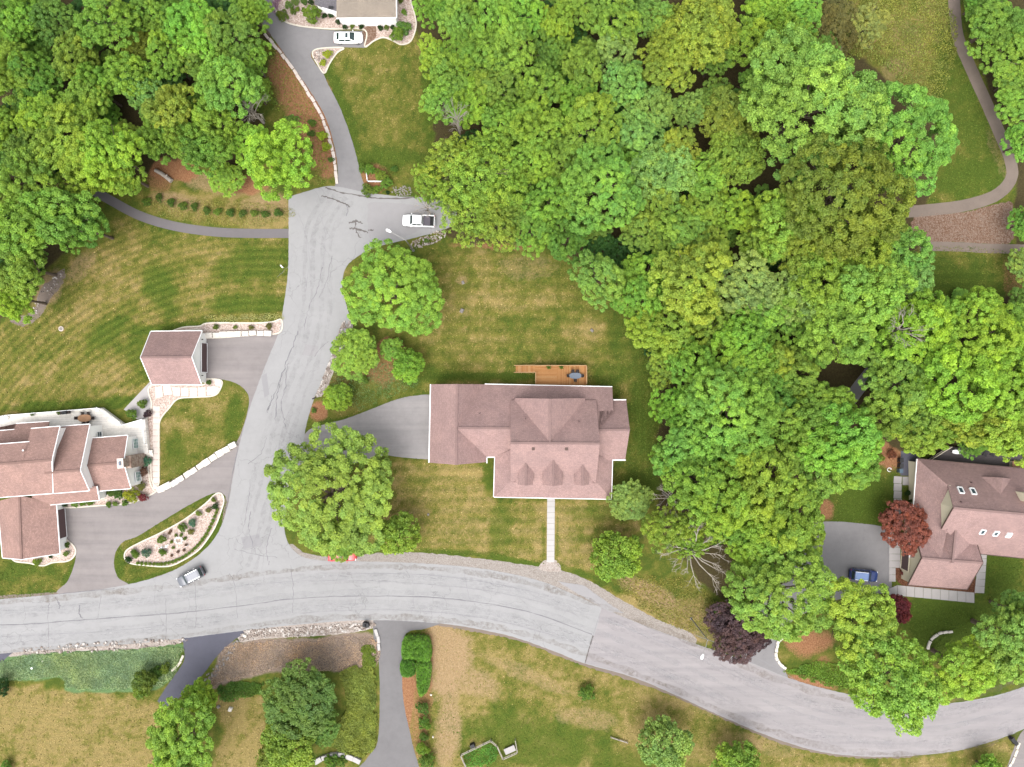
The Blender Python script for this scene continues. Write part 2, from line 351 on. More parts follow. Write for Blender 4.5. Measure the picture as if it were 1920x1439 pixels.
me = bpy.data.meshes.new('ground')
ny, nx = GX.shape
verts = np.stack([GX, GY, np.zeros_like(GX)], -1).reshape(-1, 3)
idx = np.arange(nx * ny).reshape(ny, nx)
quads = np.stack([idx[:-1, :-1], idx[:-1, 1:], idx[1:, 1:], idx[1:, :-1]], -1).reshape(-1, 4)
me.vertices.add(len(verts)); me.vertices.foreach_set('co', verts.astype(np.float32).ravel())
me.loops.add(quads.size); me.loops.foreach_set('vertex_index', quads.astype(np.int32).ravel())
me.polygons.add(len(quads)); me.polygons.foreach_set('loop_start', np.arange(0, quads.size, 4, dtype=np.int32))
me.update()
for nm, chans in (('turf_a', ('dry', 'bare', 'mulch', 'stripe')), ('turf_b', ('lush', 'litter', 'heath', 'teal'))):
    at = me.attributes.new(nm, 'FLOAT_COLOR', 'POINT')
    arr = np.stack([M[c] if c != 'stripe' else M[c] * .5 + .5 for c in chans], -1)
    at.data.foreach_set('color', np.clip(arr, 0, 1).astype(np.float32).ravel())
ground = bpy.data.objects.new('ground', me); COL.objects.link(ground); ground['kind'] = 'structure'

def ground_material():
    m = mat('turf_and_soil', rough=0.95, spec=0.12); t = NT(m)
    A = t.attr('turf_a'); B = t.attr('turf_b')
    sa = t.new('ShaderNodeSeparateColor'); t.l.new(A.outputs['Color'], sa.inputs[0])
    sb = t.new('ShaderNodeSeparateColor'); t.l.new(B.outputs['Color'], sb.inputs[0])
    dry, bare, mul, stripe = sa.outputs[0], sa.outputs[1], sa.outputs[2], A.outputs['Alpha']
    lush, lit, heath, teal = sb.outputs[0], sb.outputs[1], sb.outputs[2], B.outputs['Alpha']
    f1 = t.noise(2.4, 6, 0.8); f2 = t.noise(.8, 5, 0.7); f3 = t.noise(6.0, 3, 0.75)
    sharp = lambda v, k=0.55: t.math('ADD', v, t.math('MULTIPLY', t.math('SUBTRACT', t.math('ADD', t.math('MULTIPLY', f1, .55), t.math('MULTIPLY', f2, .45)), .5), k))
    d = sharp(dry, 1.7)
    g = t.ramp(d, [(0.05, alb(100, 120, 48)), (0.35, alb(130, 136, 60)), (0.62, alb(158, 150, 80)), (0.9, alb(192, 170, 112))])
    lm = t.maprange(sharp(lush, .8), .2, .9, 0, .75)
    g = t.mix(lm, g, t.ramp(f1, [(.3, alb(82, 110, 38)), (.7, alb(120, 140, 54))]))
    st = t.maprange(t.math('ADD', stripe, t.math('MULTIPLY', t.math('SUBTRACT', f2, .5), .5)), .1, .9, 0, 1)
    g = t.mix(st, t.mix(1.0, g, (0.80, 0.86, 0.80), 'MULTIPLY'), t.mix(1.0, g, (1.14, 1.09, 1.05), 'MULTIPLY'))
    b = t.ramp(f1, [(.25, alb(178, 146, 100)), (.7, alb(222, 192, 152))])
    g = t.mix(t.maprange(sharp(bare, 1.0), .25, .7, 0, 1), g, b)
    mu = t.ramp(t.math('ADD', t.math('MULTIPLY', f1, .6), t.math('MULTIPLY', f3, .4)), [(.3, alb(154, 102, 72)), (.52, alb(198, 144, 106)), (.75, alb(224, 186, 150))])
    g = t.mix(t.maprange(sharp(mul, 1.0), .3, .7, 0, 1), g, mu)
    li = t.ramp(f1, [(.25, alb(70, 66, 44)), (.55, alb(104, 92, 62)), (.75, alb(92, 112, 56))])
    g = t.mix(t.maprange(sharp(lit, .5), .3, .7, 0, 1), g, li)
    he = t.ramp(f1, [(.25, alb(150, 128, 116)), (.55, alb(188, 166, 152)), (.75, alb(150, 156, 92))])
    g = t.mix(t.maprange(sharp(heath, .6), .3, .7, 0, 1), g, he)
    te = t.ramp(f1, [(.25, alb(110, 146, 92)), (.6, alb(136, 170, 114)), (.85, alb(160, 176, 122))])
    g = t.mix(t.maprange(sharp(teal, .7), .3, .7, 0, 1), g, te)
    g = t.mix(1.0, g, t.ramp(f3, [(.3, (.60, .64, .62)), (.7, (1.36, 1.32, 1.28))]), 'MULTIPLY')
    t.color(g)
    t.bump(t.math('ADD', t.math('MULTIPLY', f3, .6), f1), 0.06, 0.8)
    return m
ground.data.materials.append(ground_material())
# ---------------------------------------------------------------- paving materials
def asphalt(name, c, var=0.12, crack=0.0, streak=None):
    m = mat(name, c, 0.9, 0.25); t = NT(m)
    n1 = t.noise(0.16, 6, 0.7); n2 = t.noise(0.9, 5, 0.75); n3 = t.noise(22, 2, 0.7)
    f = t.math('ADD', t.math('ADD', t.math('MULTIPLY', n1, .45), t.math('MULTIPLY', n2, .3)), t.math('MULTIPLY', n3, .25))
    lo = tuple(v * (1 - var * 1.3) for v in c[:3]); hi = tuple(v * (1 + var) for v in c[:3])
    col = t.ramp(f, [(.32, lo), (.5, c), (.68, hi)])
    if streak is not None:
        mp = t.new('ShaderNodeMapping'); t.l.new(t.pos(), mp.inputs[0]); mp.inputs['Rotation'].default_value = (0, 0, R(streak)); mp.inputs['Scale'].default_value = (.05, 1.0, 1)
        s = t.noise(0.9, 4, 0.6, mp.outputs[0])
        col = t.mix(1.0, col, t.ramp(s, [(.3, (.86, .86, .87)), (.7, (1.09, 1.08, 1.07))]), 'MULTIPLY')
    if crack:
        vo = t.new('ShaderNodeTexVoronoi'); vo.feature = 'DISTANCE_TO_EDGE'; vo.inputs['Scale'].default_value = 0.2
        wv = t.new('ShaderNodeVectorMath', operation='ADD'); nn = t.new('ShaderNodeTexNoise'); nn.inputs['Scale'].default_value = .5; nn.inputs['Detail'].default_value = 6
        t.l.new(t.pos(), nn.inputs[0]); sc = t.new('ShaderNodeVectorMath', operation='SCALE'); sc.inputs['Scale'].default_value = 3.0
        t.l.new(nn.outputs['Color'], sc.inputs[0]); t.l.new(t.pos(), wv.inputs[0]); t.l.new(sc.outputs[0], wv.inputs[1]); t.l.new(wv.outputs[0], vo.inputs['Vector'])
        k = t.maprange(vo.outputs['Distance'], 0.0, 0.012, crack, 0.0)
        k = t.math('MULTIPLY', k, t.maprange(t.noise(.09, 3), .45, .6, 0, 1))
        col = t.mix(k, col, tuple(v * .45 for v in c[:3]))
    t.color(col); t.bump(n3, 0.012, 0.5)
    return m
M_ROAD = asphalt('aged_asphalt', alb(202, 201, 201), .10, .55)
M_ROAD2 = asphalt('newer_asphalt', alb(200, 194, 195), .06, 0, -22)
M_DRIVE_PALE = asphalt('driveway_asphalt_pale', alb(182, 174, 172), .15, 0, 0)
M_DRIVE_GREY = asphalt('driveway_asphalt_grey', alb(178, 175, 176), .17, .2)
M_DRIVE_MAIN = asphalt('driveway_asphalt_main', alb(194, 189, 188), .18, 0, 8)
M_DRIVE_DARK = asphalt('driveway_asphalt_sealed', alb(120, 120, 134), .14, .2)
M_DRIVE_SIDE = asphalt('driveway_asphalt_side', alb(156, 153, 154), .16, .1)
M_PATH = asphalt('footpath_asphalt', alb(150, 144, 146), .10)
M_TRACK = asphalt('worn_track', alb(164, 148, 136), .16)
M_PATCH = asphalt('asphalt_patch', alb(190, 188, 190), .05)
M_PATCHD = asphalt('asphalt_patch_dark', alb(198, 195, 196), .08)
M_CRACK = simple('crack_filler', alb(158, 156, 160), .9, .25)
M_CRACKD = simple('crack_filler_dark', alb(140, 133, 130), .9, .3)
M_SEAM = simple('paving_seam', alb(184, 182, 186), .9, .15)
def gravel(name, cols, scale=7.0):
    m = mat(name, rough=.95, spec=.15); t = NT(m)
    vo = t.new('ShaderNodeTexVoronoi'); vo.inputs['Scale'].default_value = scale; t.l.new(t.pos(), vo.inputs['Vector'])
    sp = t.new('ShaderNodeSeparateColor'); t.l.new(vo.outputs['Color'], sp.inputs[0])
    f = t.math('ADD', t.math('MULTIPLY', sp.outputs[0], .6), t.math('MULTIPLY', t.noise(.7, 5, .7), .4))
    c = t.ramp(f, [(.2, cols[0]), (.5, cols[1]), (.8, cols[2])])
    c = t.mix(t.maprange(vo.outputs['Distance'], .05, .12, 0, .25), c, cols[0])
    t.color(c); t.bump(vo.outputs['Distance'], .05, .8); return m
M_GRAVEL_PINK = gravel('pink_gravel', [alb(206, 178, 162), (.40, .32, .28, 1), (.56, .48, .43, 1)])
M_GRAVEL_PALE = gravel('pale_gravel', [alb(196, 178, 166), alb(228, 214, 204), alb(246, 238, 230)], 9)
M_GRAVEL_SHOULDER = gravel('shoulder_gravel', [alb(176, 164, 152), alb(206, 196, 188), alb(226, 218, 212)], 10)
M_GRAVEL_BROWN = gravel('brown_rubble', [alb(140, 104, 82), alb(172, 142, 122), alb(198, 176, 160)], 7)
M_MULCHBED = gravel('bark_mulch', [alb(104, 66, 48), alb(142, 94, 70), alb(176, 128, 98)], 9)
M_CONC = simple('pale_concrete', (.34, .325, .315, 1), .85, .06, .6, bump=.004)
M_CONC2 = simple('grey_concrete', alb(226, 220, 218), .85, .07, .6, bump=.004)
M_SLAB = simple('cream_flagstone', (.48, .42, .38, 1), .85, .09, 2.0, bump=.006)
M_STONEW = simple('white_limestone', (.52, .48, .43, 1), .9, .10, 1.4, bump=.02)
M_EDGE = simple('cream_edging', (.48, .44, .37, 1), .85, .08, 2.0)
M_ROCK = gravel('mixed_rock', [alb(176, 158, 146), alb(220, 206, 194), (.55, .52, .49, 1)], 2.6)
M_ROCKG = simple('grey_boulder', alb(186, 178, 172), .9, .25, 3.0, bump=.02)

# ---------------------------------------------------------------- roads, drives and paths (each a few mm above the last)
ROAD = [(-400, 1160), (-60, 1130), (0, 1124), (120, 1113), (215, 1101), (300, 1080), (360, 1050), (402, 1010), (424, 960), (436, 900), (448, 838), (466, 772), (490, 705), (510, 655), (524, 620), (528, 596), (538, 530), (541, 480), (541, 371), (541, 370), (600, 352), (632, 350), (680, 360), (740, 368), (800, 372), (850, 385), (852, 420), (815, 436), (780, 446), (735, 456), (690, 470), (650, 500), (642, 540), (652, 580), (655, 600), (640, 640), (616, 690), (590, 746), (574, 800), (560, 880), (535, 960), (537, 1010), (560, 1040), (600, 1051), (680, 1053), (780, 1056), (900, 1066), (1000, 1086), (1060, 1108), (1130, 1140), (1200, 1170), (1290, 1203), (1400, 1240), (1480, 1272), (1560, 1295), (1650, 1312), (1760, 1320), (1850, 1308), (1920, 1288), (2040, 1245), (2500, 1080), (2500, 1150), (2050, 1320), (1925, 1365), (1890, 1380), (1800, 1407), (1700, 1418), (1610, 1418), (1530, 1408), (1440, 1380), (1350, 1342), (1250, 1296), (1180, 1268), (1095, 1244), (1040, 1222), (960, 1194), (880, 1177), (810, 1168), (700, 1163), (600, 1168), (480, 1180), (345, 1197), (240, 1208), (100, 1218), (0, 1226), (-60, 1232), (-400, 1262)]
sheet('shoulder', [(-100, 1118), (0, 1117), (110, 1110), (200, 1100), (240, 1098), (330, 1068), (385, 1038), (412, 998), (424, 930), (440, 930), (440, 1000), (400, 1060), (200, 1125), (-100, 1145)], .004, M_TRACK, jag=.7)
sheet('gravel_shoulder', [(548, 1020), (575, 1038), (640, 1046), (700, 1038), (790, 1037), (880, 1045), (960, 1056), (1020, 1064), (1060, 1072), (1110, 1092), (1160, 1122), (1230, 1160), (1300, 1190), (1290, 1212), (1180, 1170), (1060, 1120), (900, 1080), (680, 1066), (560, 1056), (540, 1030)], .004, M_GRAVEL_SHOULDER, jag=1.0)
sheet('gravel_shoulder', [(345, 1192), (335, 1206), (250, 1218), (120, 1222), (20, 1232), (0, 1216), (100, 1205)], .004, M_GRAVEL_PALE, jag=1.2, seed=2)
sheet('gravel_shoulder', [(812, 1164), (960, 1186), (1100, 1238), (1250, 1290), (1440, 1374), (1540, 1406), (1620, 1414), (1700, 1414), (1700, 1421), (1600, 1421), (1525, 1411), (1434, 1383), (1250, 1301), (1090, 1247), (960, 1199), (812, 1172)], .004, M_TRACK, jag=1.5, seed=3)
road = sheet('road', ROAD, .020, M_ROAD, jag=.35)
sheet('road_resurfaced', [(1128, 1139), (1128, 1139), (1200, 1171), (1290, 1204), (1400, 1241), (1480, 1273), (1560, 1296), (1650, 1313), (1760, 1321), (1850, 1309), (1920, 1289), (2500, 1082), (2500, 1148), (1925, 1364), (1890, 1379), (1800, 1406), (1700, 1417), (1610, 1417), (1530, 1407), (1440, 1379), (1350, 1341), (1250, 1295), (1180, 1267), (1096, 1243), (1096, 1243), (1104, 1218), (1118, 1180)], .024, M_ROAD2)
drv = [('driveway', [(566, 830), (580, 806), (612, 795), (650, 785), (700, 766), (748, 748), (790, 741), (830, 740), (830, 740), (830, 862), (830, 862), (790, 861), (755, 858), (715, 855), (660, 870), (600, 885), (562, 880)], M_DRIVE_MAIN),
       ('driveway', [(378, 636), (378, 636), (430, 632), (526, 627), (526, 627), (512, 668), (492, 716), (472, 772), (455, 830), (446, 848), (440, 838), (452, 812), (463, 776), (467, 748), (458, 730), (440, 718), (415, 712), (378, 712), (378, 712)], M_DRIVE_PALE),
       ('driveway', [(112, 946), (112, 946), (190, 944), (270, 924), (330, 897), (390, 866), (440, 832), (452, 836), (438, 890), (428, 940), (420, 928), (398, 926), (350, 950), (300, 980), (260, 1005), (232, 1016), (217, 1036), (214, 1060), (222, 1084), (240, 1096), (215, 1103), (110, 1114), (128, 1088), (141, 1052), (139, 1030), (124, 1014), (112, 1010)], M_DRIVE_PALE),
       ('driveway', [(448, -40), (448, -40), (458, 0), (482, 36), (512, 72), (546, 120), (582, 172), (611, 222), (628, 280), (634, 330), (630, 356), (685, 364), (677, 330), (662, 270), (640, 208), (616, 160), (606, 139), (590, 118), (583, 104), (590, 93), (620, 89), (684, 90), (684, 90), (682, 58), (682, 58), (620, 57), (565, 50), (530, 38), (515, 15), (512, -40), (512, -40)], M_DRIVE_GREY),
       ('driveway', [(700, 1160), (700, 1160), (830, 1168), (830, 1168), (795, 1180), (768, 1184), (757, 1202), (754, 1280), (760, 1335), (772, 1390), (782, 1480), (650, 1480), (690, 1420), (708, 1390), (712, 1310), (709, 1230), (700, 1190)], M_DRIVE_SIDE),
       ('driveway', [(345, 1192), (400, 1186), (466, 1178), (432, 1206), (406, 1232), (380, 1266), (346, 1300), (310, 1328), (310, 1328), (295, 1315), (295, 1315), (312, 1288), (334, 1258), (346, 1236), (344, 1208)], M_DRIVE_DARK),
       ('driveway', [(1395, 1240), (1392, 1195), (1440, 1120), (1495, 1040), (1500, 985), (1500, 985), (1560, 978), (1640, 985), (1672, 992), (1672, 992), (1672, 1112), (1672, 1112), (1600, 1118), (1540, 1135), (1485, 1165), (1462, 1190), (1456, 1225), (1474, 1262), (1474, 1275), (1430, 1258)], M_DRIVE_GREY),
       ('driveway', [(1940, 1352), (1940, 1352), (1908, 1386), (1888, 1480), (1990, 1480)], M_DRIVE_PALE),
       ('driveway', [(-80, 1222), (22, 1216), (10, 1236), (-20, 1262), (-80, 1300)], M_DRIVE_DARK)]
DRIVES = []
for i, (n, p, m) in enumerate(drv): DRIVES.append(sheet(n, p, .008 + .0012 * i, m, jag=.3, seed=i))
def ribbon(name, pts, wid, z, m, parent=None, jit=0.0, smooth=True, seed=0, kind='structure', taper=False):
    q = catmull(pts, False, 8) if smooth else [Vector(p) for p in pts]
    r = random.Random(seed); mb = MB(); L = []; n = len(q)
    for i, p in enumerate(q):
        d = q[min(i + 1, n - 1)] - q[max(i - 1, 0)]
        if d.length < 1e-6: continue
        d.normalize(); nn = Vector((-d.y, d.x)); c = W(p.x + r.uniform(-jit, jit), p.y + r.uniform(-jit, jit))
        w = wid * (r.uniform(.4, 1.5) if jit and wid < 1 else 1) * (1 - .7 * i / n if taper else 1) / 2
        L.append((c + Vector((nn.x, -nn.y, 0)) * w, c - Vector((nn.x, -nn.y, 0)) * w))
    vs = []; fs = []
    for i, (a, b) in enumerate(L): vs += [(a.x, a.y, z), (b.x, b.y, z)]
    for i in range(len(L) - 1): fs.append((2 * i, 2 * i + 1, 2 * i + 3, 2 * i + 2))
    o = mb.add(vs, fs).build(name, m, parent, fix=False)
    for p in o.data.polygons:
        if p.normal.z < 0: p.flip()
    if not parent and kind: o['kind'] = kind
    return o
ribbon('footpath', [(150, 345), (200, 372), (260, 404), (325, 424), (400, 435), (470, 438), (545, 438)], 1.55, .006, M_PATH)
ribbon('track', [(1788, -40), (1790, 20), (1797, 72), (1822, 132), (1848, 190), (1874, 250), (1894, 300), (1896, 335), (1868, 366), (1812, 385), (1735, 395), (1690, 398)], 2.0, .010, M_TRACK, jit=.25)
ribbon('track', [(1725, 462), (1790, 463), (1850, 466), (1930, 468)], 1.6, .010, M_TRACK, jit=.25, seed=3)
ribbon('footpath', [(1560, 790), (1592, 752), (1612, 725), (1640, 690)], 2.3, .008, M_DRIVE_GREY)
sheet('rubble_bank', [(1718, 402), (1800, 400), (1890, 378), (1900, 400), (1895, 455), (1800, 455), (1718, 452)], .006, M_GRAVEL_BROWN, jag=2)
sheet('gravel_strip', [(20, 600), (60, 585), (75, 545), (105, 515), (122, 505), (118, 530), (95, 560), (75, 595), (45, 612)], .006, M_TRACK, jag=2, seed=4)
sheet('concrete_apron', [(232, 768), (232, 768), (285, 712), (310, 722), (300, 760), (290, 778), (262, 790)], .006, M_CONC2, smooth=False)
# worn spots, seams and cracks of the road
for k, pts in enumerate([[(452, 1008), (486, 1002), (492, 1022), (458, 1030)], [(500, 700), (505, 740), (496, 746), (490, 706)]]): sheet('road_patch', pts, .026, M_PATCH, False, parent=road)
for k, pts in enumerate([[(573, 646), (598, 650), (592, 668), (566, 666)], [(1045, 1090), (1095, 1098), (1150, 1138), (1170, 1150), (1140, 1146), (1080, 1112)]]): sheet('road_patch', pts, .026, M_PATCHD, False, .6, parent=road)
sheet('road_patch', [(700, 380), (790, 388), (800, 415), (770, 440), (700, 452), (690, 420), (690, 395)], .026, M_PATCHD, True, .6, parent=road)
CR = [([(-20, 1172), (60, 1170), (150, 1163), (260, 1155), (350, 1148), (470, 1134), (540, 1124), (620, 1119), (700, 1118), (800, 1120), (900, 1130), (1000, 1150), (1110, 1190)], .13, M_CRACK, .5),
      ([(480, 1097), (560, 1090), (660, 1088), (780, 1094), (900, 1106), (1010, 1128), (1080, 1152)], .07, M_SEAM, .5), ([(560, 1150), (700, 1143), (840, 1150), (960, 1170), (1080, 1205)], .07, M_SEAM, .5), ([(640, 1075), (800, 1078), (930, 1095), (1030, 1118)], .07, M_SEAM, .6),
      ([(0, 1195), (90, 1190), (200, 1184), (320, 1172)], .06, M_SEAM, .8), ([(92, 1130), (90, 1165), (92, 1215)], .07, M_CRACK, 1.0), ([(150, 1135), (148, 1150), (156, 1160)], .18, M_CRACK, 1.5), ([(105, 1120), (112, 1135), (110, 1142)], .2, M_CRACK, 1.2),
      ([(310, 1120), (312, 1150), (310, 1200)], .06, M_CRACK, 1.2), ([(365, 1095), (368, 1145), (366, 1180)], .06, M_CRACK, 1.0), ([(430, 1075), (440, 1100), (445, 1160)], .06, M_CRACK, 1.2), ([(190, 1118), (185, 1150), (182, 1162)], .05, M_CRACK, 1),
      ([(610, 352), (640, 361), (680, 368), (720, 373), (780, 371)], .22, M_CRACKD, .7), ([(603, 368), (620, 372), (645, 382), (655, 388)], .22, M_CRACKD, 1.0), ([(655, 418), (672, 416), (680, 420)], .28, M_CRACKD, 1.3), ([(655, 428), (668, 430), (690, 436)], .26, M_CRACKD, 1.4), ([(668, 412), (666, 428), (676, 446)], .2, M_CRACKD, 1.2), ([(690, 432), (700, 432)], .2, M_CRACKD, .8), ([(648, 380), (652, 395), (650, 405)], .1, M_CRACK, 1),
      ([(605, 500), (596, 540), (580, 575), (570, 620)], .09, M_CRACK, 1.4), ([(622, 480), (612, 530), (598, 560)], .07, M_CRACK, 1.2), ([(560, 620), (545, 660), (530, 700), (520, 740), (515, 790)], .13, M_CRACK, 1.8), ([(530, 700), (512, 745), (500, 775)], .10, M_CRACK, 1.6), ([(540, 680), (535, 725), (528, 760), (535, 800)], .10, M_CRACK, 1.8), ([(505, 760), (502, 770), (510, 742)], .12, M_CRACK, 1.4), ([(616, 640), (600, 655), (590, 670)], .06, M_CRACK, 1),
      ([(470, 960), (466, 990), (480, 1040)], .09, M_CRACK, 1.6), ([(510, 990), (500, 1030), (505, 1060)], .08, M_CRACK, 1.5), ([(470, 900), (465, 945), (458, 985)], .07, M_CRACK, 1.2), ([(440, 1030), (480, 1040), (520, 1045)], .07, M_CRACK, 1.5), ([(545, 1060), (550, 1110), (548, 1150)], .06, M_CRACK, 1.2), ([(770, 1060), (775, 1118), (772, 1150)], .05, M_SEAM, 1.0), ([(870, 1070), (880, 1125)], .05, M_SEAM, 1.0), ([(465, 870), (490, 850), (500, 820)], .07, M_CRACK, 1.3),
      ([(215, 1104), (160, 1109), (110, 1114)], .10, M_CRACK, .4), ([(424, 955), (434, 900), (446, 842)], .10, M_CRACK, .4), ([(1112, 1192), (1104, 1218), (1097, 1244)], .2, M_CRACKD, .2), ([(1125, 1150), (1112, 1192)], .08, M_SEAM, .3),
      ([(520, 520), (540, 500), (548, 480)], .05, M_SEAM, 1), ([(560, 400), (580, 470), (575, 540)], .05, M_SEAM, 1.5), ([(600, 400), (610, 440), (606, 500)], .05, M_SEAM, 1.5)]
for i, (p, w, m, j) in enumerate(CR): ribbon('crack', p, w, .0285 + .0004 * (i % 9), m, road, j, True, i)
for i, p in enumerate([[(1130, 1160), (1290, 1225), (1450, 1300), (1600, 1350), (1750, 1362), (1900, 1330)], [(1300, 1190), (1420, 1235), (1500, 1280)]]): ribbon('paving_seam', p, .06, .0287, M_SEAM, bpy.data.objects['road_resurfaced'], .3, True, 40 + i)

def wear_mat(name, c, amt, sc):
    m = mat(name, c, .9, .2); t = NT(m); tr = t.new('ShaderNodeBsdfTransparent'); mx = t.new('ShaderNodeMixShader')
    k = t.math('MULTIPLY', t.maprange(t.noise(sc, 5, .7), .38, .66, 0, 1), t.maprange(t.noise(.25, 3, .6), .35, .65, .2, 1))
    t.l.new(t.math('MULTIPLY', k, amt), mx.inputs[0]); out = [x for x in t.n if x.type == 'OUTPUT_MATERIAL'][0]
    t.l.new(tr.outputs[0], mx.inputs[1]); t.l.new(t.b.outputs[0], mx.inputs[2]); t.l.new(mx.outputs[0], out.inputs['Surface']); return m
M_WEAR = wear_mat('tyre_polished_asphalt', alb(182, 180, 184), .2, 1.2); M_GRIT = wear_mat('edge_grit', alb(176, 160, 142), .5, 1.6); M_PALEW = wear_mat('bleached_asphalt', alb(222, 222, 224), .35, .9)
MAINC = [(-60, 1180), (60, 1172), (200, 1160), (350, 1143), (480, 1125), (600, 1112), (720, 1110), (830, 1115), (940, 1130), (1050, 1160), (1160, 1200), (1280, 1248), (1400, 1302), (1520, 1345), (1640, 1366), (1760, 1366), (1870, 1340), (1960, 1305)]
SIDEC = [(455, 1060), (480, 980), (500, 900), (520, 820), (545, 740), (575, 660), (592, 590), (595, 510), (600, 430), (640, 365)]
def off(P, d):
    out = []
    for i, p in enumerate(P):
        a = Vector(P[max(0, i - 1)]); b = Vector(P[min(len(P) - 1, i + 1)]); t = (b - a).normalized(); out.append((p[0] - t.y * d, p[1] + t.x * d))
    return out
for i, d in enumerate((-33, -19, 19, 33)): ribbon('tyre_wear', off(MAINC, d), .75, .0330 + .0004 * i, M_WEAR, road, .9, True, 60 + i)
for i, d in enumerate((-24, -9, 10, 25)): ribbon('tyre_wear', off(SIDEC, d), .75, .0350 + .0004 * i, M_WEAR, road, .9, True, 70 + i)
for i, d in enumerate((-27, 26, 0)): ribbon('bleached_lane', off(MAINC, d), .8, .0370 + .0004 * i, M_PALEW, road, .9, True, 80 + i)
for i, d in enumerate((-47, 47)): ribbon('edge_grit', off(MAINC, d), .9, .0390 + .0004 * i, M_GRIT, road, 1.4, True, 90 + i)
# ---------------------------------------------------------------- buildings
def shingle(name, c, var=.2):
    m = mat(name, c, .92, .2); t = NT(m)
    uv = t.new('ShaderNodeUVMap'); uv.uv_map = 'UVMap'
    br = t.new('ShaderNodeTexBrick'); t.l.new(uv.outputs[0], br.inputs['Vector'])
    br.inputs['Scale'].default_value = 1.0; br.inputs['Brick Width'].default_value = .3; br.inputs['Row Height'].default_value = .16
    br.inputs['Mortar Size'].default_value = .018; br.inputs['Bias'].default_value = -.1; br.offset = .37; br.squash = 1.0
    br.inputs['Color1'].default_value = tuple(v * (1 - var) for v in c[:3]) + (1,); br.inputs['Color2'].default_value = tuple(v * (1 + var) for v in c[:3]) + (1,)
    br.inputs['Mortar'].default_value = tuple(v * .62 for v in c[:3]) + (1,)
    n1 = t.noise(.35, 5, .65); n2 = t.noise(7, 3, .7)
    col = t.mix(1.0, br.outputs[0], t.ramp(n1, [(.3, (.86, .87, .88)), (.7, (1.1, 1.09, 1.08))]), 'MULTIPLY')
    col = t.mix(1.0, col, t.ramp(n2, [(.3, (.86, .86, .87)), (.7, (1.12, 1.11, 1.1))]), 'MULTIPLY')
    t.color(col); t.bump(br.outputs['Fac'], .012, .5); return m
ROOF = shingle('brown_pink_shingle', alb(220, 184, 178), .13); ROOF_L = shingle('rose_shingle', alb(220, 180, 168), .16); ROOF_T = shingle('grey_beige_shingle', alb(200, 186, 170), .1)
ROOF_D = shingle('slate_shingle', alb(150, 146, 152), .12)
TRIM = simple('white_trim', (.74, .74, .74, 1), .6, .03, 1); WALLW = simple('white_siding', (.80, .79, .76, 1), .75, .04, .8)
WALLC = simple('cream_siding', (.62, .56, .42, 1), .8, .06, .8); DOORB = simple('brown_garage_door', alb(134, 108, 108), .7, .08)
DOORG = simple('grey_garage_door', alb(196, 192, 192), .7, .06); GLASS = mat('window_glass', (.04, .06, .07, 1), .08, .6)
DARK = simple('dark_metal', (.02, .02, .022, 1), .6, .2); CREAMDECK = simple('cream_decking', (.70, .65, .58, 1), .8, .05, .8)
GUTTER = simple('gutter_brown', alb(120, 96, 88), .6, .1)
def boards_mat(name, c, wid, rot=0.0):
    m = mat(name, c, .8, .25); t = NT(m)
    mp = t.new('ShaderNodeMapping'); mp.inputs['Rotation'].default_value = (0, 0, R(rot)); t.l.new(t.pos(), mp.inputs[0])
    br = t.new('ShaderNodeTexBrick'); t.l.new(mp.outputs[0], br.inputs['Vector']); br.inputs['Scale'].default_value = 1.0
    br.inputs['Brick Width'].default_value = 4.0; br.inputs['Row Height'].default_value = wid; br.inputs['Mortar Size'].default_value = .012
    br.inputs['Color1'].default_value = tuple(v * .88 for v in c[:3]) + (1,); br.inputs['Color2'].default_value = tuple(v * 1.1 for v in c[:3]) + (1,); br.inputs['Mortar'].default_value = tuple(v * .5 for v in c[:3]) + (1,)
    t.color(t.mix(1.0, br.outputs[0], t.ramp(t.noise(2, 4), [(.3, (.88, .88, .88)), (.7, (1.08, 1.08, 1.08))]), 'MULTIPLY')); return m

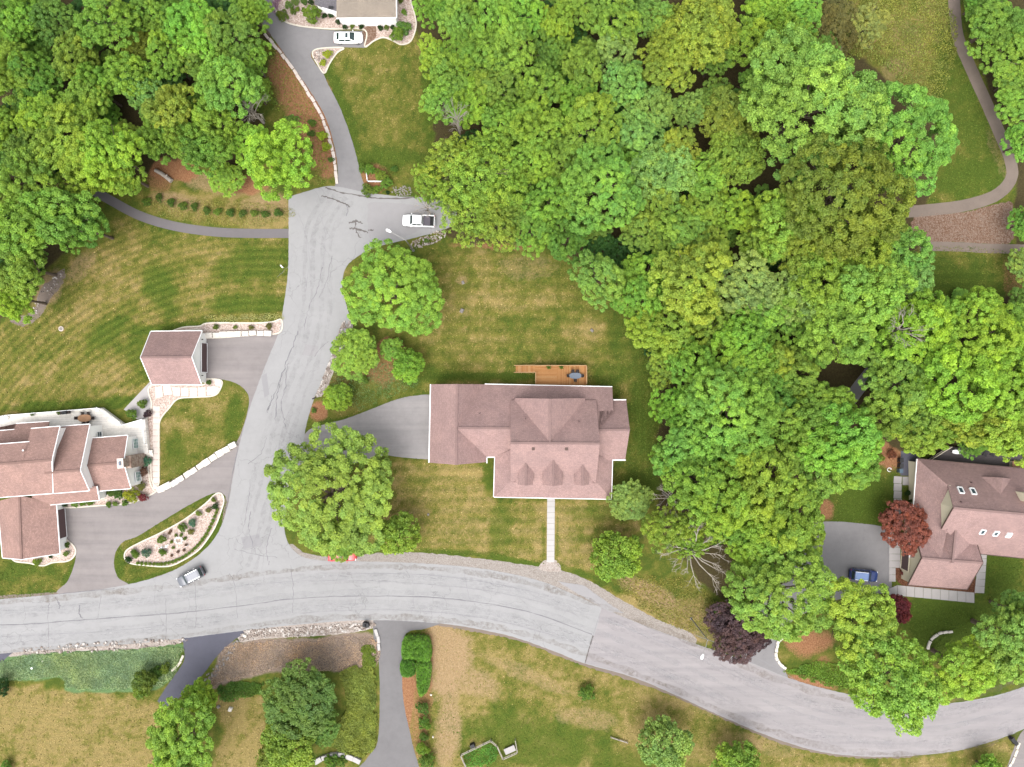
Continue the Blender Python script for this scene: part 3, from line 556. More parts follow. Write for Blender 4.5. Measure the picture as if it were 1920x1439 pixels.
def plane3(a, b, c):
    n = (b - a).cross(c - a).normalized(); return a, n
def onplane(px, py, pl):
    o = Vector((0, 0, CAM_H)); d = W(px, py, 0) - o; t = (pl[0] - o).dot(pl[1]) / d.dot(pl[1]); return o + d * t
def slab(parent, pts, m, name='roof_slope', th=.16, trim=(), trim_m=None, tw=.11):
    P = [Vector(p) for p in pts]; off = parent_world(parent)
    n = Vector()
    for i in range(len(P)): n += P[i].cross(P[(i + 1) % len(P)])
    n.normalize()
    if n.z < 0: P = P[::-1]; n = -n; rev = True
    else: rev = False
    h = Vector((0, 0, 1)).cross(n); h = h.normalized() if h.length > 1e-3 else Vector((1, 0, 0)); s = n.cross(h)
    k = len(P); vs = P + [p - Vector((0, 0, th)) for p in P]
    bm = bmesh.new(); bv = [bm.verts.new(v - off) for v in vs]; uvl = bm.loops.layers.uv.new('UVMap')
    fs = [bm.faces.new(bv[:k]), bm.faces.new(bv[k:][::-1])]
    for i in range(k): fs.append(bm.faces.new((bv[i], bv[k + i], bv[k + (i + 1) % k], bv[(i + 1) % k])))
    for f in fs:
        for lp in f.loops: q = lp.vert.co + off; lp[uvl].uv = (q.dot(h), q.dot(s))
    bmesh.ops.triangulate(bm, faces=[f for f in fs[:2] if len(f.verts) > 4])
    me = bpy.data.meshes.new(name); bm.to_mesh(me); bm.free(); me.materials.append(m)
    o = bpy.data.objects.new(name, me); COL.objects.link(o); o.parent = parent
    Q = [Vector(p) for p in pts]; c = sum(Q, Vector()) / k
    for i, j in trim:
        a, b = Q[i], Q[j]; d = (b - a).normalized(); out = d.cross(Vector((0, 0, 1))).normalized()
        if out.dot((a + b) / 2 - c) < 0: out = -out
        dz = Vector((0, 0, -.07)); e = out * (tw / 2 + .004)
        MB().beam(a + e + dz, b + e + dz, tw, .2).build('fascia', trim_m or TRIM, o, world=True)
    return o
def ridge_cap(parent, a, b, m, w=.34):
    d = Vector(b) - Vector(a)
    MB().beam(Vector(a) + Vector((0, 0, .02)), Vector(b) + Vector((0, 0, .02)), w, .07).build('ridge_cap', m, parent, world=True)
def gable(parent, A, B, m, wall=None, trim='rakeB', inset=.35, base=0.0, cap=True, wall_m=None, name='wall', eaves=True, trim_m=None):
    """A, B: (eave1, ridge, eave2) at the two ends, world points"""
    A = [Vector(p) for p in A]; B = [Vector(p) for p in B]; sl = []
    for e in (0, 2):
        tr = [(0, 1)] if eaves else []
        if 'B' in trim: tr.append((1, 2))
        if 'A' in trim: tr.append((3, 0))
        sl.append(slab(parent, [A[e], B[e], B[1], A[1]], m, trim=tr, trim_m=trim_m))
    if cap: ridge_cap(parent, A[1], B[1], m)
    if wall is not None:
        ax = (B[1] - A[1]); ax.z = 0; ax.normalize(); ends = []
        for E, sg in ((A, 1), (B, -1)):
            e = [p + ax * (sg * inset) for p in E]; q = []
            for k in (0, 2):
                f = .3 / max(.3, (Vector((E[1].x, E[1].y)) - Vector((E[k].x, E[k].y))).length)
                q.append(e[k] + (e[1] - e[k]) * f - Vector((0, 0, .2)))
            ends.append([Vector((q[0].x, q[0].y, base)), q[0], e[1] - Vector((0, 0, .2)), q[1], Vector((q[1].x, q[1].y, base))])
        vs = ends[0] + ends[1]; fs = [tuple(range(5))[::-1], tuple(range(5, 10))] + [(i, (i + 1) % 5, 5 + (i + 1) % 5, 5 + i) for i in range(5)]
        MB().add(vs, fs).build(name, wall, parent, world=True)
    return sl
def panel(parent, name, c, n, w, h, m, th=.06, up=Vector((0, 0, 1)), frame=None, fw=.1, bars=0):
    """upright panel centred at c, facing n"""
    n = Vector(n).normalized(); s = up.cross(n).normalized(); c = Vector(c)
    q = [c + s * (i * w / 2) + up * (j * h / 2) for i, j in ((-1, -1), (1, -1), (1, 1), (-1, 1))]
    mb = MB().add([p + n * th / 2 for p in q] + [p - n * th / 2 for p in q], [(0, 1, 2, 3), (7, 6, 5, 4), (0, 4, 5, 1), (1, 5, 6, 2), (2, 6, 7, 3), (3, 7, 4, 0)])
    o = mb.build(name, m, parent, world=True)
    if frame:
        f = MB()
        for a, b in ((0, 1), (1, 2), (2, 3), (3, 0)): f.beam(q[a] + n * .03, q[b] + n * .03, .09, fw, up=n.cross(q[b] - q[a]))
        for k in range(bars):
            t = (k + 1) / (bars + 1); f.beam(q[0].lerp(q[1], t) + n * .04, q[3].lerp(q[2], t) + n * .04, .03, .03); f.beam(q[0].lerp(q[3], t) + n * .04, q[1].lerp(q[2], t) + n * .04, .03, .03)
        f.build('frame', frame, o, world=True)
    return o
def skylight(parent, px, py, pl, w=.75, l=1.15, name='skylight', rz=0.0, gm=None):
    c = onplane(px, py, pl); n = pl[1] if pl[1].z > 0 else -pl[1]
    h = Vector((math.cos(rz), math.sin(rz), 0)); h = (h - n * h.dot(n)).normalized(); s = n.cross(h); f = MB()
    q = [c + n * .1 + h * (i * w / 2) + s * (j * l / 2) for i, j in ((-1, -1), (1, -1), (1, 1), (-1, 1))]
    o = MB().flat([p + n * .02 for p in q]).build(name, gm or GLASS, parent, world=True)
    for a, b in ((0, 1), (1, 2), (2, 3), (3, 0)): f.beam(q[a], q[b], .14, .2, up=n)
    f.build('frame', TRIM, o, world=True); return o

# --- the brown-roofed house with the timber deck
main = empty('house', W(985, 830)); tag(main, 'large house with brown hipped roof, three front dormers and rear timber deck', 'house')
g_n = [W(808, 721, 3.0), W(857, 720.5, 7.4), W(909, 721, 3.0)]; g_s = [W(805, 868, 3.0), W(855, 872, 7.4), W(912, 867, 3.0)]
gs = gable(main, g_n, g_s, ROOF, wall=WALLW, trim='', eaves=False)
for a, b in ((g_n[0], g_s[0]),): MB().beam(a + Vector((-.07, 0, -.05)), b + Vector((-.07, 0, -.05)), .16, .2).build('gutter', TRIM, main, world=True)
w_r0, w_r1, w_e = W(857, 803, 7.4), W(1000, 803.5, 7.4), W(909, 721, 3.1)
PN = plane3(w_r0, w_r1, w_e)
o = slab(main, [onplane(x, y, PN) for x, y in ((857, 803), (1122, 804), (1124, 771), (1150, 770), (1148, 726), (909, 721), (857, 721))], ROOF, trim=[(4, 5)])
PS = plane3(w_r0, w_r1, W(930, 857, 3.0))
slab(main, [onplane(x, y, PS) for x, y in ((857, 803), (985, 804), (985, 857), (930, 857), (912, 857), (857, 857))], ROOF)
ridge_cap(main, w_r0, W(957, 803.5, 7.4), ROOF)
MB().beam(W(912, 857, 3.0) + Vector((0, -.07, -.05)), W(928, 857, 3.0) + Vector((0, -.07, -.05)), .16, .2).build('gutter', TRIM, main, world=True)
MB().beam(W(912, 857, 3.0) + Vector((.07, 0, -.05)), W(912, 869, 3.0) + Vector((.07, 0, -.05)), .16, .2).build('gutter', TRIM, main, world=True)
m_w = [W(957, 751, 5.0), W(957, 831, 10), W(957, 906, 4.3)]; m_e = [W(1125, 751, 5.0), W(1125, 832, 10), W(1121, 908, 4.3)]
m_w[0].x = m_w[2].x = m_w[1].x; m_e[0].x = m_e[2].x = m_e[1].x
gable(main, m_w, m_e, ROOF, wall=WALLW, trim='', eaves=False, inset=.2)
x_n = [W(965, 751, 5.0), W(1031, 748, 9.9), W(1097, 751, 5.0)]; x_s = [Vector((x_n[0].x, W(0, 829, 9.9).y, 5.0)), W(1031, 829, 9.9), Vector((x_n[2].x, W(0, 829, 9.9).y, 5.0))]
x_n[0].y = x_n[2].y = x_n[1].y
gable(main, x_n, x_s, ROOF, wall=WALLW, trim='', eaves=False, inset=.25)
r_w = [W(1100, 750, 3.6), W(1118, 807, 7.3), W(1118, 863, 3.4)]; r_e = [W(1174, 750, 3.6), W(1181, 806, 7.3), W(1172, 863, 3.4)]
gable(main, r_w, r_e, ROOF, wall=WALLW, trim='', eaves=False)
for a, b in ((W(1150, 750, 3.6), W(1174, 750, 3.6)), (W(1148, 863, 3.4), W(1173, 863, 3.4))): MB().beam(a + Vector((0, 0, .02)), b + Vector((0, 0, .02)), .17, .2).build('gutter', TRIM, main, world=True)
pf = [(926, 932, 3.0), (1146, 936, 3.0), (1121, 907, 4.3), (956, 905, 4.3)]
slab(main, [W(*p) for p in pf], ROOF, 'porch_roof', trim=[(0, 1)])
slab(main, [W(926, 932, 3.0), W(956, 905, 4.3), W(966, 905, 4.72), W(966, 840, 4.72), W(928, 857, 3.0)], ROOF, 'porch_roof', trim=[(4, 0)])
slab(main, [W(1146, 936, 3.0), W(1121, 907, 4.3), W(1111, 907, 4.8), W(1111, 850, 4.8), W(1148, 863, 3.0)], ROOF, 'porch_roof', trim=[(4, 0)])
pc = MB().prism([W(930, 926, 3)[:2], W(1142, 930, 3)[:2], W(1144, 865, 3)[:2], W(932, 860, 3)[:2]], 0.0, .35).build('porch_floor', M_CONC, main, world=True)
for px in (932, 985, 1015, 1055, 1100, 1140): MB().box(W(px, 928, 3)[:2] + (1.6,) if False else (W(px, 928, 3).x, W(px, 928, 3).y, 1.6), (.2, .2, 2.7)).build('porch_post', TRIM, main, world=True)
for px in (1036,): panel(main, 'front_door', (W(px, 908, 1.4).x, W(px, 908, 4.2).y + .35 - .12, 1.4), (0, -1, 0), 1.1, 2.1, DOORB, frame=TRIM)
for px in (975, 1000, 1070, 1100): panel(main, 'window', (W(px, 908, 4.2).x, W(px, 908, 4.2).y + .35 - .12, 1.7), (0, -1, 0), 1.1, 1.4, GLASS, frame=TRIM, bars=1)
PF = plane3(m_w[1], m_e[1], m_e[2])
for x0, x1, yt, yb, rise in ((972, 1000, 873, 911, .9), (1019, 1056, 867, 912, 1.2), (1079, 1106, 876, 911, .9)):
    xc = (x0 + x1) / 2; zr = onplane(xc, yt, PF).z; zr += .25; ze = zr - rise * 1.3
    kN = W(xc, yt, zr); kS = W(xc, yb, zr); hw = (x1 - x0) / 2 * (CAM_H - ze) / FPX
    yb_w = onplane(xc, (yt + yb) / 2 + 8, PF)
    A = [Vector((kN.x - hw, kN.y + .4, ze)), kN + Vector((0, .4, 0)), Vector((kN.x + hw, kN.y + .4, ze))]; B = [Vector((kS.x - hw, kS.y, ze)), kS, Vector((kS.x + hw, kS.y, ze))]
    dm = empty('dormer', (kS.x, kS.y, 0) , parent=None); dm.parent = main; dm.location = Vector((kS.x, kS.y, 0)) - main.location
    gable(dm, A, B, ROOF, wall=WALLW, trim='', base=4.0, inset=.25, eaves=False)
    panel(dm, 'window', (kS.x, kS.y + .21, ze - .75), (0, -1, 0), hw * 1.1, .9, GLASS, frame=TRIM)
for y in (765, 800, 835): panel(main, 'garage_door', (W(808, 0, 3).x + .42 - .14, W(808, y, 3).y, 1.2), (-1, 0, 0), 2.7, 2.3, WALLC, frame=TRIM)

for x, y in ((985, 785), (1085, 790), (900, 775)):
    p = W(x, y, 7.0); MB().tube([p - Vector((0, 0, .6)), p + Vector((0, 0, 1.2))], .09, 8).build('vent_pipe', DOORB, main, world=True)
for x in (1000, 1062):
    p = onplane(x, 842, PF); MB().box((p.x, p.y, p.z + .1), (.45, .45, .3)).build('roof_vent', GUTTER, main, world=True)
# --- timber deck
WOOD = boards_mat('orange_cedar', alb(220, 166, 112), .14); WOOD_RAIL = simple('cedar_rail', alb(232, 186, 136), .8, .12, 3)
deck = empty('deck', W(1050, 703)); tag(deck, 'orange cedar deck with railing and side stairs behind the brown-roofed house', 'deck')
DZ = 1.3
bmesh_plank = [simple('cedar_plank_%d' % i, alb(*c), .8, .14, 4) for i, c in enumerate([(236, 172, 108), (224, 156, 94), (242, 186, 124), (230, 164, 100)])]
def planks(parent, p0, p1, p2, n, z, mats, name='plank', th=.05):
    a, b, c = (W(*p, z) for p in (p0, p1, p2)); u = (b - a) / n; v = c - a
    for i in range(n):
        q = [a + u * (i + .04), a + u * (i + .96), a + u * (i + .96) + v, a + u * (i + .04) + v]
        MB().prism([(p.x, p.y) for p in q], z - th, z).build(name, mats[rnd.randrange(len(mats))], parent, world=True)
planks(deck, (1004, 722), (1004, 686), (1044, 722), 16, DZ, bmesh_plank)
planks(deck, (1044, 722), (1100, 722), (1044, 686), 24, DZ, bmesh_plank)
MB().prism([W(1005, 724, DZ)[:2], W(1099, 724, DZ)[:2], W(1099, 687, DZ)[:2], W(1005, 687, DZ)[:2]], DZ - .3, DZ - .07).build('joist_frame', WOOD_RAIL, deck, world=True)
for px in (1006, 1036, 1066, 1098):
    for py in (688, 715): c = W(px, py, DZ); MB().box((c.x, c.y, (DZ - .3) / 2), (.15, .15, DZ - .3)).build('post', WOOD_RAIL, deck, world=True)
def railing(parent, pts, z, m, hgt=.95, gap=.16, w=.09, pm=None):
    P = [W(p[0], p[1], z) if len(p) == 2 else Vector(p) for p in pts]
    rail = MB(); bal = MB()
    for a, b in zip(P, P[1:]):
        U = Vector((0, 0, hgt)); rail.beam(a + U, b + U, w * 1.5, .05); rail.beam(a + Vector((0, 0, .12)), b + Vector((0, 0, .12)), .04, .06)
        L = (b - a).length; n = max(1, int(L / gap))
        for i in range(n): c = a.lerp(b, (i + .5) / n); bal.beam(c + Vector((0, 0, .12)), c + Vector((0, 0, hgt)), .03, .03)
        for i in range(max(2, int(L / 1.8) + 1)):
            c = a.lerp(b, i / max(1, int(L / 1.8))) if i <= int(L / 1.8) else b
            bal.beam(c, c + Vector((0, 0, hgt + .08)), .1, .1)
    rail.build('handrail', m, parent, world=True); bal.build('baluster_set', pm or m, parent, world=True)['kind'] = 'stuff'
railing(deck, [(1004, 699), (1004, 720)], DZ, WOOD_RAIL); railing(deck, [(1004, 686), (1099, 686), (1099, 720)], DZ, WOOD_RAIL)
for i in range(8):
    z = DZ - .16 * (i + 1); x = 1004 - 4.6 * (i + .5)
    c = W(x, 692, DZ); MB().box((c.x, c.y, z), (.42, 1.0, .06)).build('stair_tread', bmesh_plank[i % 4], deck, world=True)
for py in (685.5, 698.5): a = W(1004, py, DZ); b = W(964, py, DZ); MB().beam(a - Vector((0, 0, .12)), Vector((b.x, b.y, .05)), .06, .25).build('stringer', WOOD_RAIL, deck, world=True)
for py in (685.5, 698.5): a = W(1003, py, DZ); b = W(964, py, DZ); MB().beam(a + Vector((0, 0, .9)), Vector((b.x, b.y, .95)), .12, .05).build('handrail', WOOD_RAIL, deck, world=True)
for px in (986, 977): c = W(px, 692, DZ - .4); MB().beam((c.x, W(0, 685.5, DZ).y, 1.0), (c.x, W(0, 698.5, DZ).y, 1.0), .07, .05).build('rail_tie', WOOD_RAIL, deck, world=True)
# --- patio furniture
def outdoor_table(name, loc, rz, sx, sy, top_m, leg_m, label, cat='table', chairs=0, chair_m=None, oval=True, chair_label=None):
    t = empty(name, loc, rz); tag(t, label, cat)
    n = 20; poly = [(sx / 2 * math.copysign(abs(math.cos(a)) ** .75, math.cos(a)), sy / 2 * math.copysign(abs(math.sin(a)) ** .75, math.sin(a))) for a in (2 * math.pi * i / n for i in range(n))]
    MB().prism(poly, .70, .74).build('table_top', top_m, t)
    for i, j in ((-1, -1), (1, -1), (1, 1), (-1, 1)): MB().box((i * sx * .33, j * sy * .3, .35), (.06, .06, .7)).build('leg', leg_m, t)
    return t
def chair(name, loc, rz, m, label, group=None, cat='chair'):
    c = empty(name, loc, rz); tag(c, label, cat, group)
    MB().box((0, 0, .43), (.5, .48, .05)).build('seat', m, c); MB().beam((-.22, 0, .43), (-.32, 0, .92), .48, .04, up=(1, 0, 0)).build('backrest', m, c)
    for i, j in ((-1, -1), (1, -1), (1, 1), (-1, 1)): MB().box((i * .21, j * .2, .2), (.04, .04, .41)).build('leg', m, c)
    for j in (-1, 1): MB().box((0, j * .25, .62), (.45, .05, .04)).build('armrest', m, c)
    return c
BLUEG = simple('blue_grey_tabletop', alb(138, 150, 168), .5, .06, 2); DKBROWN = simple('dark_wicker', alb(84, 72, 68), .8, .2, 4); TEAK = simple('teak_top', alb(226, 174, 132), .7, .1, 3)
tl = W(1078, 705, DZ)
outdoor_table('patio_table', tl, 0, 2.0, 1.0, BLUEG, DARK, 'blue-grey oval patio table on the orange cedar deck')
for dx, dy, a in ((-1.1, 0, 0), (1.1, 0, math.pi), (-.4, .68, -math.pi / 2), (.4, .68, -math.pi / 2), (0, -.68, math.pi / 2)): chair('patio_chair', tl + Vector((dx, dy, 0)), a, DKBROWN, 'dark patio chair drawn up to the blue-grey oval table', 'chairs round the deck table')

# --- detached garage
dg = empty('garage', W(330, 671)); tag(dg, 'detached white garage with pink-brown gable roof and brown door', 'garage')
g_w = [W(283, 622, 2.5), W(264, 670.5, 5.9), W(285, 721, 2.5)]; g_e = [W(378.5, 621, 2.5), W(359, 670, 5.9), W(377.5, 721, 2.5)]
gable(dg, g_w, g_e, ROOF, wall=WALLW, trim='AB', inset=.28)
xw = max(p.x for p in g_e) - .28 + .07
gd = panel(dg, 'garage_door', (xw, W(0, 671, 1.2).y, 1.15), (1, 0, 0), 4.9, 2.2, DOORB, frame=TRIM)
for k in (-1, 1): MB().box((xw + .08, W(0, 671, 1.2).y + k * 3.0, 2.0), (.16, .14, .3)).build('wall_lamp', DARK, dg, world=True)
panel(dg, 'window', (W(330, 0, 1).x, g_e[2].y + .3 - .06, 1.4), (0, -1, 0), 1.0, 1.0, GLASS, frame=TRIM, bars=1)

# --- the stepped white house with cream terrace
lh = empty('house', W(110, 880)); tag(lh, 'white house with stepped rose shingle gables and a wide cream terrace', 'house')
ax = Vector((math.cos(R(4.5)), math.sin(R(4.5)), 0))
def back(P, L): return [p - ax * L for p in P]
r1 = [W(112, 800, 6.4), W(97, 863, 9.0), W(99, 925, 6.1)]; r2 = [W(168, 796, 4.5), W(150, 882, 8.0), W(167, 920, 6.0)]; r3 = [W(239, 817, 3.8), W(231, 868, 5.8), W(245, 916, 3.9)]
gable(lh, back(r1, 4.6), r1, ROOF_L, wall=WALLW, trim='B', inset=.12)
PL = plane3(r1[0], r1[1], back(r1, 4.6)[0]); r1w = back(r1, 4.55); r1w[0] = onplane(55, 829, PL)
gable(lh, back(r1w, 7.5), r1w, ROOF_L, wall=WALLW, trim='', inset=.12)
gable(lh, back(r2, 5.6), r2, ROOF_L, wall=WALLW, trim='B', inset=.12)
gable(lh, back(r3, 6.6), r3, ROOF_L, wall=WALLW, trim='B', inset=.12)
PP = plane3(W(30, 795, 3.0), W(92, 791, 3.0), W(10, 834, 5.0))
slab(lh, [onplane(x, y, PP) for x, y in ((-60, 813), (27, 806), (30, 795), (92, 791), (90, 803), (70, 836), (-60, 846))], ROOF_L, trim=[(0, 1), (2, 3)])
PE = plane3(W(60, 948, 3.0), W(186, 938, 3.0), W(100, 926, 4.4))
slab(lh, [onplane(x, y, PE) for x, y in ((60, 950), (186, 938), (181, 912), (60, 922))], ROOF_L, 'entry_roof', trim=[(0, 1), (1, 2)])
gw_s = [W(5, 1046, 2.5), W(40, 1049, 5.0), W(112, 1038, 2.5)]; gw_n = [W(-4, 940, 2.5), W(36, 930, 5.0), W(105, 943, 2.5)]
gable(lh, gw_n, gw_s, ROOF_L, wall=WALLW, trim='B')
MB().prism([W(60, 948, 3)[:2], W(180, 938, 3)[:2], W(178, 915, 3)[:2], W(60, 925, 3)[:2]], 0, 2.8).build('entry_wall', WALLW, lh, world=True)
gdir = (gw_s[2] - gw_n[2]).normalized(); gn = Vector((-gdir.y, gdir.x, 0)); gn = gn if gn.x > 0 else -gn
gc = gw_n[2].lerp(gw_s[2], .44) - gn * .22
panel(lh, 'garage_door', (gc.x, gc.y, 1.1), gn, 4.9, 2.1, DOORB, frame=TRIM)
e3 = r3[1] - ax * .12; TEAL = mat('teal_pane', alb(150, 196, 186), .2, .5)
for k in (2.75, -2.75): c = e3 + Vector((-ax.y, ax.x, 0)) * k + ax * .05; panel(lh, 'window', (c.x, c.y, 1.55), ax, 1.6, 1.5, TEAL, frame=TRIM, bars=2)
c = r2[1].lerp(r2[0], .7) - ax * .04; panel(lh, 'window', (c.x, c.y, 2.0), ax, 1.5, 1.3, GLASS, frame=TRIM, bars=1)
CHIM = gravel('chimney_stone', [alb(186, 156, 138), alb(226, 200, 182), alb(246, 232, 218)], 3.2)
ch = empty('chimney', (0, 0, 0)); ch.parent = lh; cc = e3 + ax * .4; ch.location = Vector((cc.x, cc.y, 0)) - lh.location
MB().box((cc.x + .1, cc.y, 2.6), (1.1, 2.0, 5.2), R(4.5)).build('base', CHIM, ch, world=True)
MB().box((cc.x - .1, cc.y, 6.0), (.8, 1.3, 1.8), R(4.5)).build('stack', CHIM, ch, world=True)
MB().box((cc.x - .1, cc.y, 6.96), (1.0, 1.6, .12), R(4.5)).build('cap', M_SLAB, ch, world=True)
MB().box((cc.x - .1, cc.y, 7.12), (.3, .6, .2), R(4.5)).build('flue', BLUEG, ch, world=True)
MB().tube([W(43, 845, 8.2), W(43, 845, 8.7)], .14, 10).build('vent_pipe', TRIM, lh, world=True)
terr = empty('terrace', W(150, 800)); tag(terr, 'cream decked terrace wrapping round the stepped white house', 'terrace')
TZ = .8
MB().prism([W(x, y, TZ)[:2] for x, y in ((-60, 800), (14, 779), (190, 765), (233, 797), (272, 785), (278, 850), (255, 856), (-60, 870))], .02, TZ).build('deck_platform', boards_mat('cream_boards', (.70, .66, .60, 1), .15, 0), terr, world=True)
for i in range(3): c = W(270, 846, TZ) + Vector((0.15, -.32 * i, 0)); MB().box((c.x, c.y - .2, TZ - .2 * (i + 1) - .1), (2.2, .5, .2), R(4.5)).build('step', CREAMDECK, terr, world=True)
railing(terr, [(14, 779), (190, 765), (232, 796)], TZ, TRIM, .9, .14, .06)
railing(terr, [(-60, 800), (14, 779)], TZ, TRIM, .9, .14, .06); railing(terr, [(234, 797), (272, 786), (276, 832)], TZ, TRIM, .9, .14, .06)
tl = W(163, 784, TZ); outdoor_table('patio_table', tl, R(4), 2.2, 1.2, TEAK, DARK, 'tan wooden patio table on the cream terrace')
for dx, dy, a in ((-1.25, 0, 0), (1.25, 0, math.pi), (-.5, .75, -math.pi / 2), (.5, .75, -math.pi / 2), (-.3, -.75, math.pi / 2), (.4, -.75, math.pi / 2)): chair('patio_chair', tl + Vector((dx, dy, 0)), a, DKBROWN, 'dark chair around the tan table on the cream terrace', 'chairs round the terrace table')
for (x, y, a, lb) in ((186, 768, -2.2, 'white round-backed chair by the terrace corner rail'), (225, 793, 1.8, 'white round-backed chair by the terrace steps rail'), (15, 783, -.8, 'white round-backed chair at the far narrow end of the terrace')): chair('lounge_chair', W(x, y, TZ), a, TRIM, lb)
def grill(loc, rz, label):
    g = empty('grill', loc, rz); tag(g, label, 'grill')
    mb = MB()
    for i in range(7): pass
    poly = [(math.cos(a) * .28, math.sin(a) * .26) for a in (math.pi * k / 8 for k in range(9))]
    vs = [(-.38, y, .95 + z) for y, z in poly] + [(.38, y, .95 + z) for y, z in poly]; n = 9
    mb.add(vs, [tuple(range(n)), tuple(range(2 * n - 1, n - 1, -1))] + [(i, i + 1, n + i + 1, n + i) for i in range(n - 1)] + [(0, n, 2 * n - 1, n - 1)]).build('lid', DARK, g)
    MB().box((0, 0, .85), (.8, .55, .18)).build('firebox', DARK, g); MB().box((0, 0, .38), (.8, .5, .7)).build('cabinet', DARK, g)
    for k in (-1, 1): MB().box((k * .62, 0, .92), (.42, .48, .04)).build('side_shelf', DKBROWN, g)
    MB().tube([(-.28, -.32, 1.05), (.28, -.32, 1.05)], .02, 6).build('handle', TRIM, g)
    return g
grill(W(128, 773.5, TZ), R(8), 'black covered barbecue grill against the cream terrace rail')

# --- the house with skylights
rh = empty('house', W(1800, 960)); tag(rh, 'cream house with long pinkish roof, skylights and side garage', 'house')
QN = plane3(W(1720, 861, 3.0), W(1920, 879, 3.0), W(1788, 953, 9.6)); ra = onplane(1788, 953, QN); rb = onplane(1990, 970.5, QN)
slab(rh, [onplane(x, y, QN) for x, y in ((1720, 861), (1990, 885.5), (1990, 970.5), (1788, 953), (1777, 910))], ROOF, trim=[(0, 1)], trim_m=GUTTER)
pa = onplane(1777, 910, QN); QW = plane3(W(1720, 861, 3.0), W(1712, 960, 3.0), pa)
slab(rh, [onplane(x, y, QW) for x, y in ((1720, 861), (1777, 910), (1790, 950), (1775, 1000), (1765, 1046), (1706, 1046))], ROOF, trim=[(5, 0)])
QS = plane3(ra, rb, W(1840, 1039, 3.6))
slab(rh, [onplane(x, y, QS) for x, y in ((1788, 953), (1990, 970.5), (1990, 1054), (1832, 1038), (1766, 992))], ROOF, trim=[(2, 3), (4, 0)], trim_m=GUTTER)
ridge_cap(rh, ra, rb, ROOF)
c_s = [W(1742, 1052, 3.4), W(1786, 1056, 6.6), W(1838, 1062, 3.4)]; c_n = [W(1752, 985, 3.4), W(1793, 984, 6.6), W(1840, 992, 3.4)]
gable(rh, c_n, c_s, ROOF, wall=None, trim='', eaves=False)
axr = Vector((math.cos(R(-4.5)), math.sin(R(-4.5)), 0)); nr = Vector((-axr.y, axr.x, 0))
gsw = W(1703, 1097, 2.9); grw = W(1729, 1047, 6.5); gnw = grw + nr * 5.4; gnw.z = 2.9
G_w = [gnw, grw, gsw]; G_e = [p + axr * 9.7 for p in G_w]
gable(rh, G_w, G_e, ROOF, wall=WALLC, trim='AB', inset=.4, trim_m=GUTTER)
cw = grw + axr * .35; panel(rh, 'garage_door', (cw.x - nr.x * .9, cw.y - nr.y * .9, 1.25), -axr, 4.8, 2.3, DOORB, frame=WALLC, fw=.2)
MB().prism([W(1722, 868, 3)[:2], W(1985, 892, 3)[:2], W(1985, 1044, 4)[:2], W(1770, 1030, 3.5)[:2], W(1725, 1010, 3)[:2]], 0, 2.9).build('wall', WALLC, rh, world=True)
gvs = [onplane(1777, 910, QN) + axr * .25, onplane(1788, 953, QN) + axr * .25 - Vector((0, 0, .2)), onplane(1766, 992, QS) + axr * .25 - Vector((0, 0, .1))]
low = [Vector((p.x, p.y, 3.0)) for p in gvs]; MB().add(gvs + low + [p + axr * .2 for p in gvs + low], [(0, 1, 4, 3), (1, 2, 5, 4), (6, 9, 10, 7), (7, 10, 11, 8), (0, 6, 7, 1), (1, 7, 8, 2), (0, 3, 9, 6), (2, 8, 11, 5)]).build('gable_wall', WALLC, rh, world=True)
for x, y in ((1801, 920), (1824, 922)): skylight(rh, x, y, QN, rz=R(-4.5))
for i, (x, y) in enumerate(((1842, 997), (1867, 1000), (1891, 1003))): skylight(rh, x, y, QS, .7, .95, rz=R(-4.5), gm=None if i < 2 else TRIM)
hp = [onplane(1839, 894, QN), onplane(1896, 898, QN), onplane(1876, 927, QN)]; ridge_n = (hp[0] + hp[1]) / 2 + Vector((0, 0, 1.5)) + nr * .2
slab(rh, [hp[0], ridge_n, hp[2] + Vector((0, 0, .05))], ROOF, 'cricket_slope'); slab(rh, [ridge_n, hp[1], hp[2] + Vector((0, 0, .05))], ROOF, 'cricket_slope')
MB().box(onplane(1917, 931, QN) + Vector((0, 0, .6)), (1.5, 1.3, 2.4), R(-4.5)).build('chimney', WALLC, rh, world=True)
for x, y in ((1801, 941), (1820, 905)): p = onplane(x, y, QN); MB().tube([p, p + Vector((0, 0, .45))], .09, 8).build('vent_pipe', DOORB, rh, world=True)
dk = empty('deck', W(1830, 860)); tag(dk, 'dark grey deck shaded by trees behind the house with skylights', 'deck')
MB().prism([W(x, y, .7)[:2] for x, y in ((1740, 863), (1778, 838), (1990, 852), (1990, 890), (1745, 872))], .02, .7).build('deck_platform', boards_mat('grey_composite', alb(120, 112, 112), .16, 4), dk, world=True)
railing(dk, [(1740, 862), (1778, 838)], .7, WALLC, .9, .2, .05)
outdoor_table('side_table', W(1790, 847, .7), R(-4), 1.7, .7, TRIM, TRIM, 'white rectangular table on the dark grey deck')
def lounger(loc, rz, label, group):
    l = empty('sun_lounger', loc, rz); tag(l, label, 'sun lounger', group)
    for j in (-1, 1): MB().box((0, j * .3, .3), (1.9, .05, .06)).build('side_rail', DARK, l)
    for k in range(9): MB().box((-.85 + k * .2, 0, .33 + max(0, k - 5) * .1), (.08, .6, .03)).build('slat', DARK, l)
    for i in (-.8, .6):
        for j in (-1, 1): MB().box((i, j * .3, .14), (.05, .05, .29)).build('leg', DARK, l)
for x, y in ((1832, 846), (1848, 846), (1862, 846)): lounger(W(x, y, .7), R(62), 'dark slatted sun lounger on the dark grey deck', 'sun loungers on the grey deck')
bx = empty('storage_chest', W(1905, 871, .7), R(-4)); tag(bx, 'beige lidded chest on the dark grey deck', 'chest')
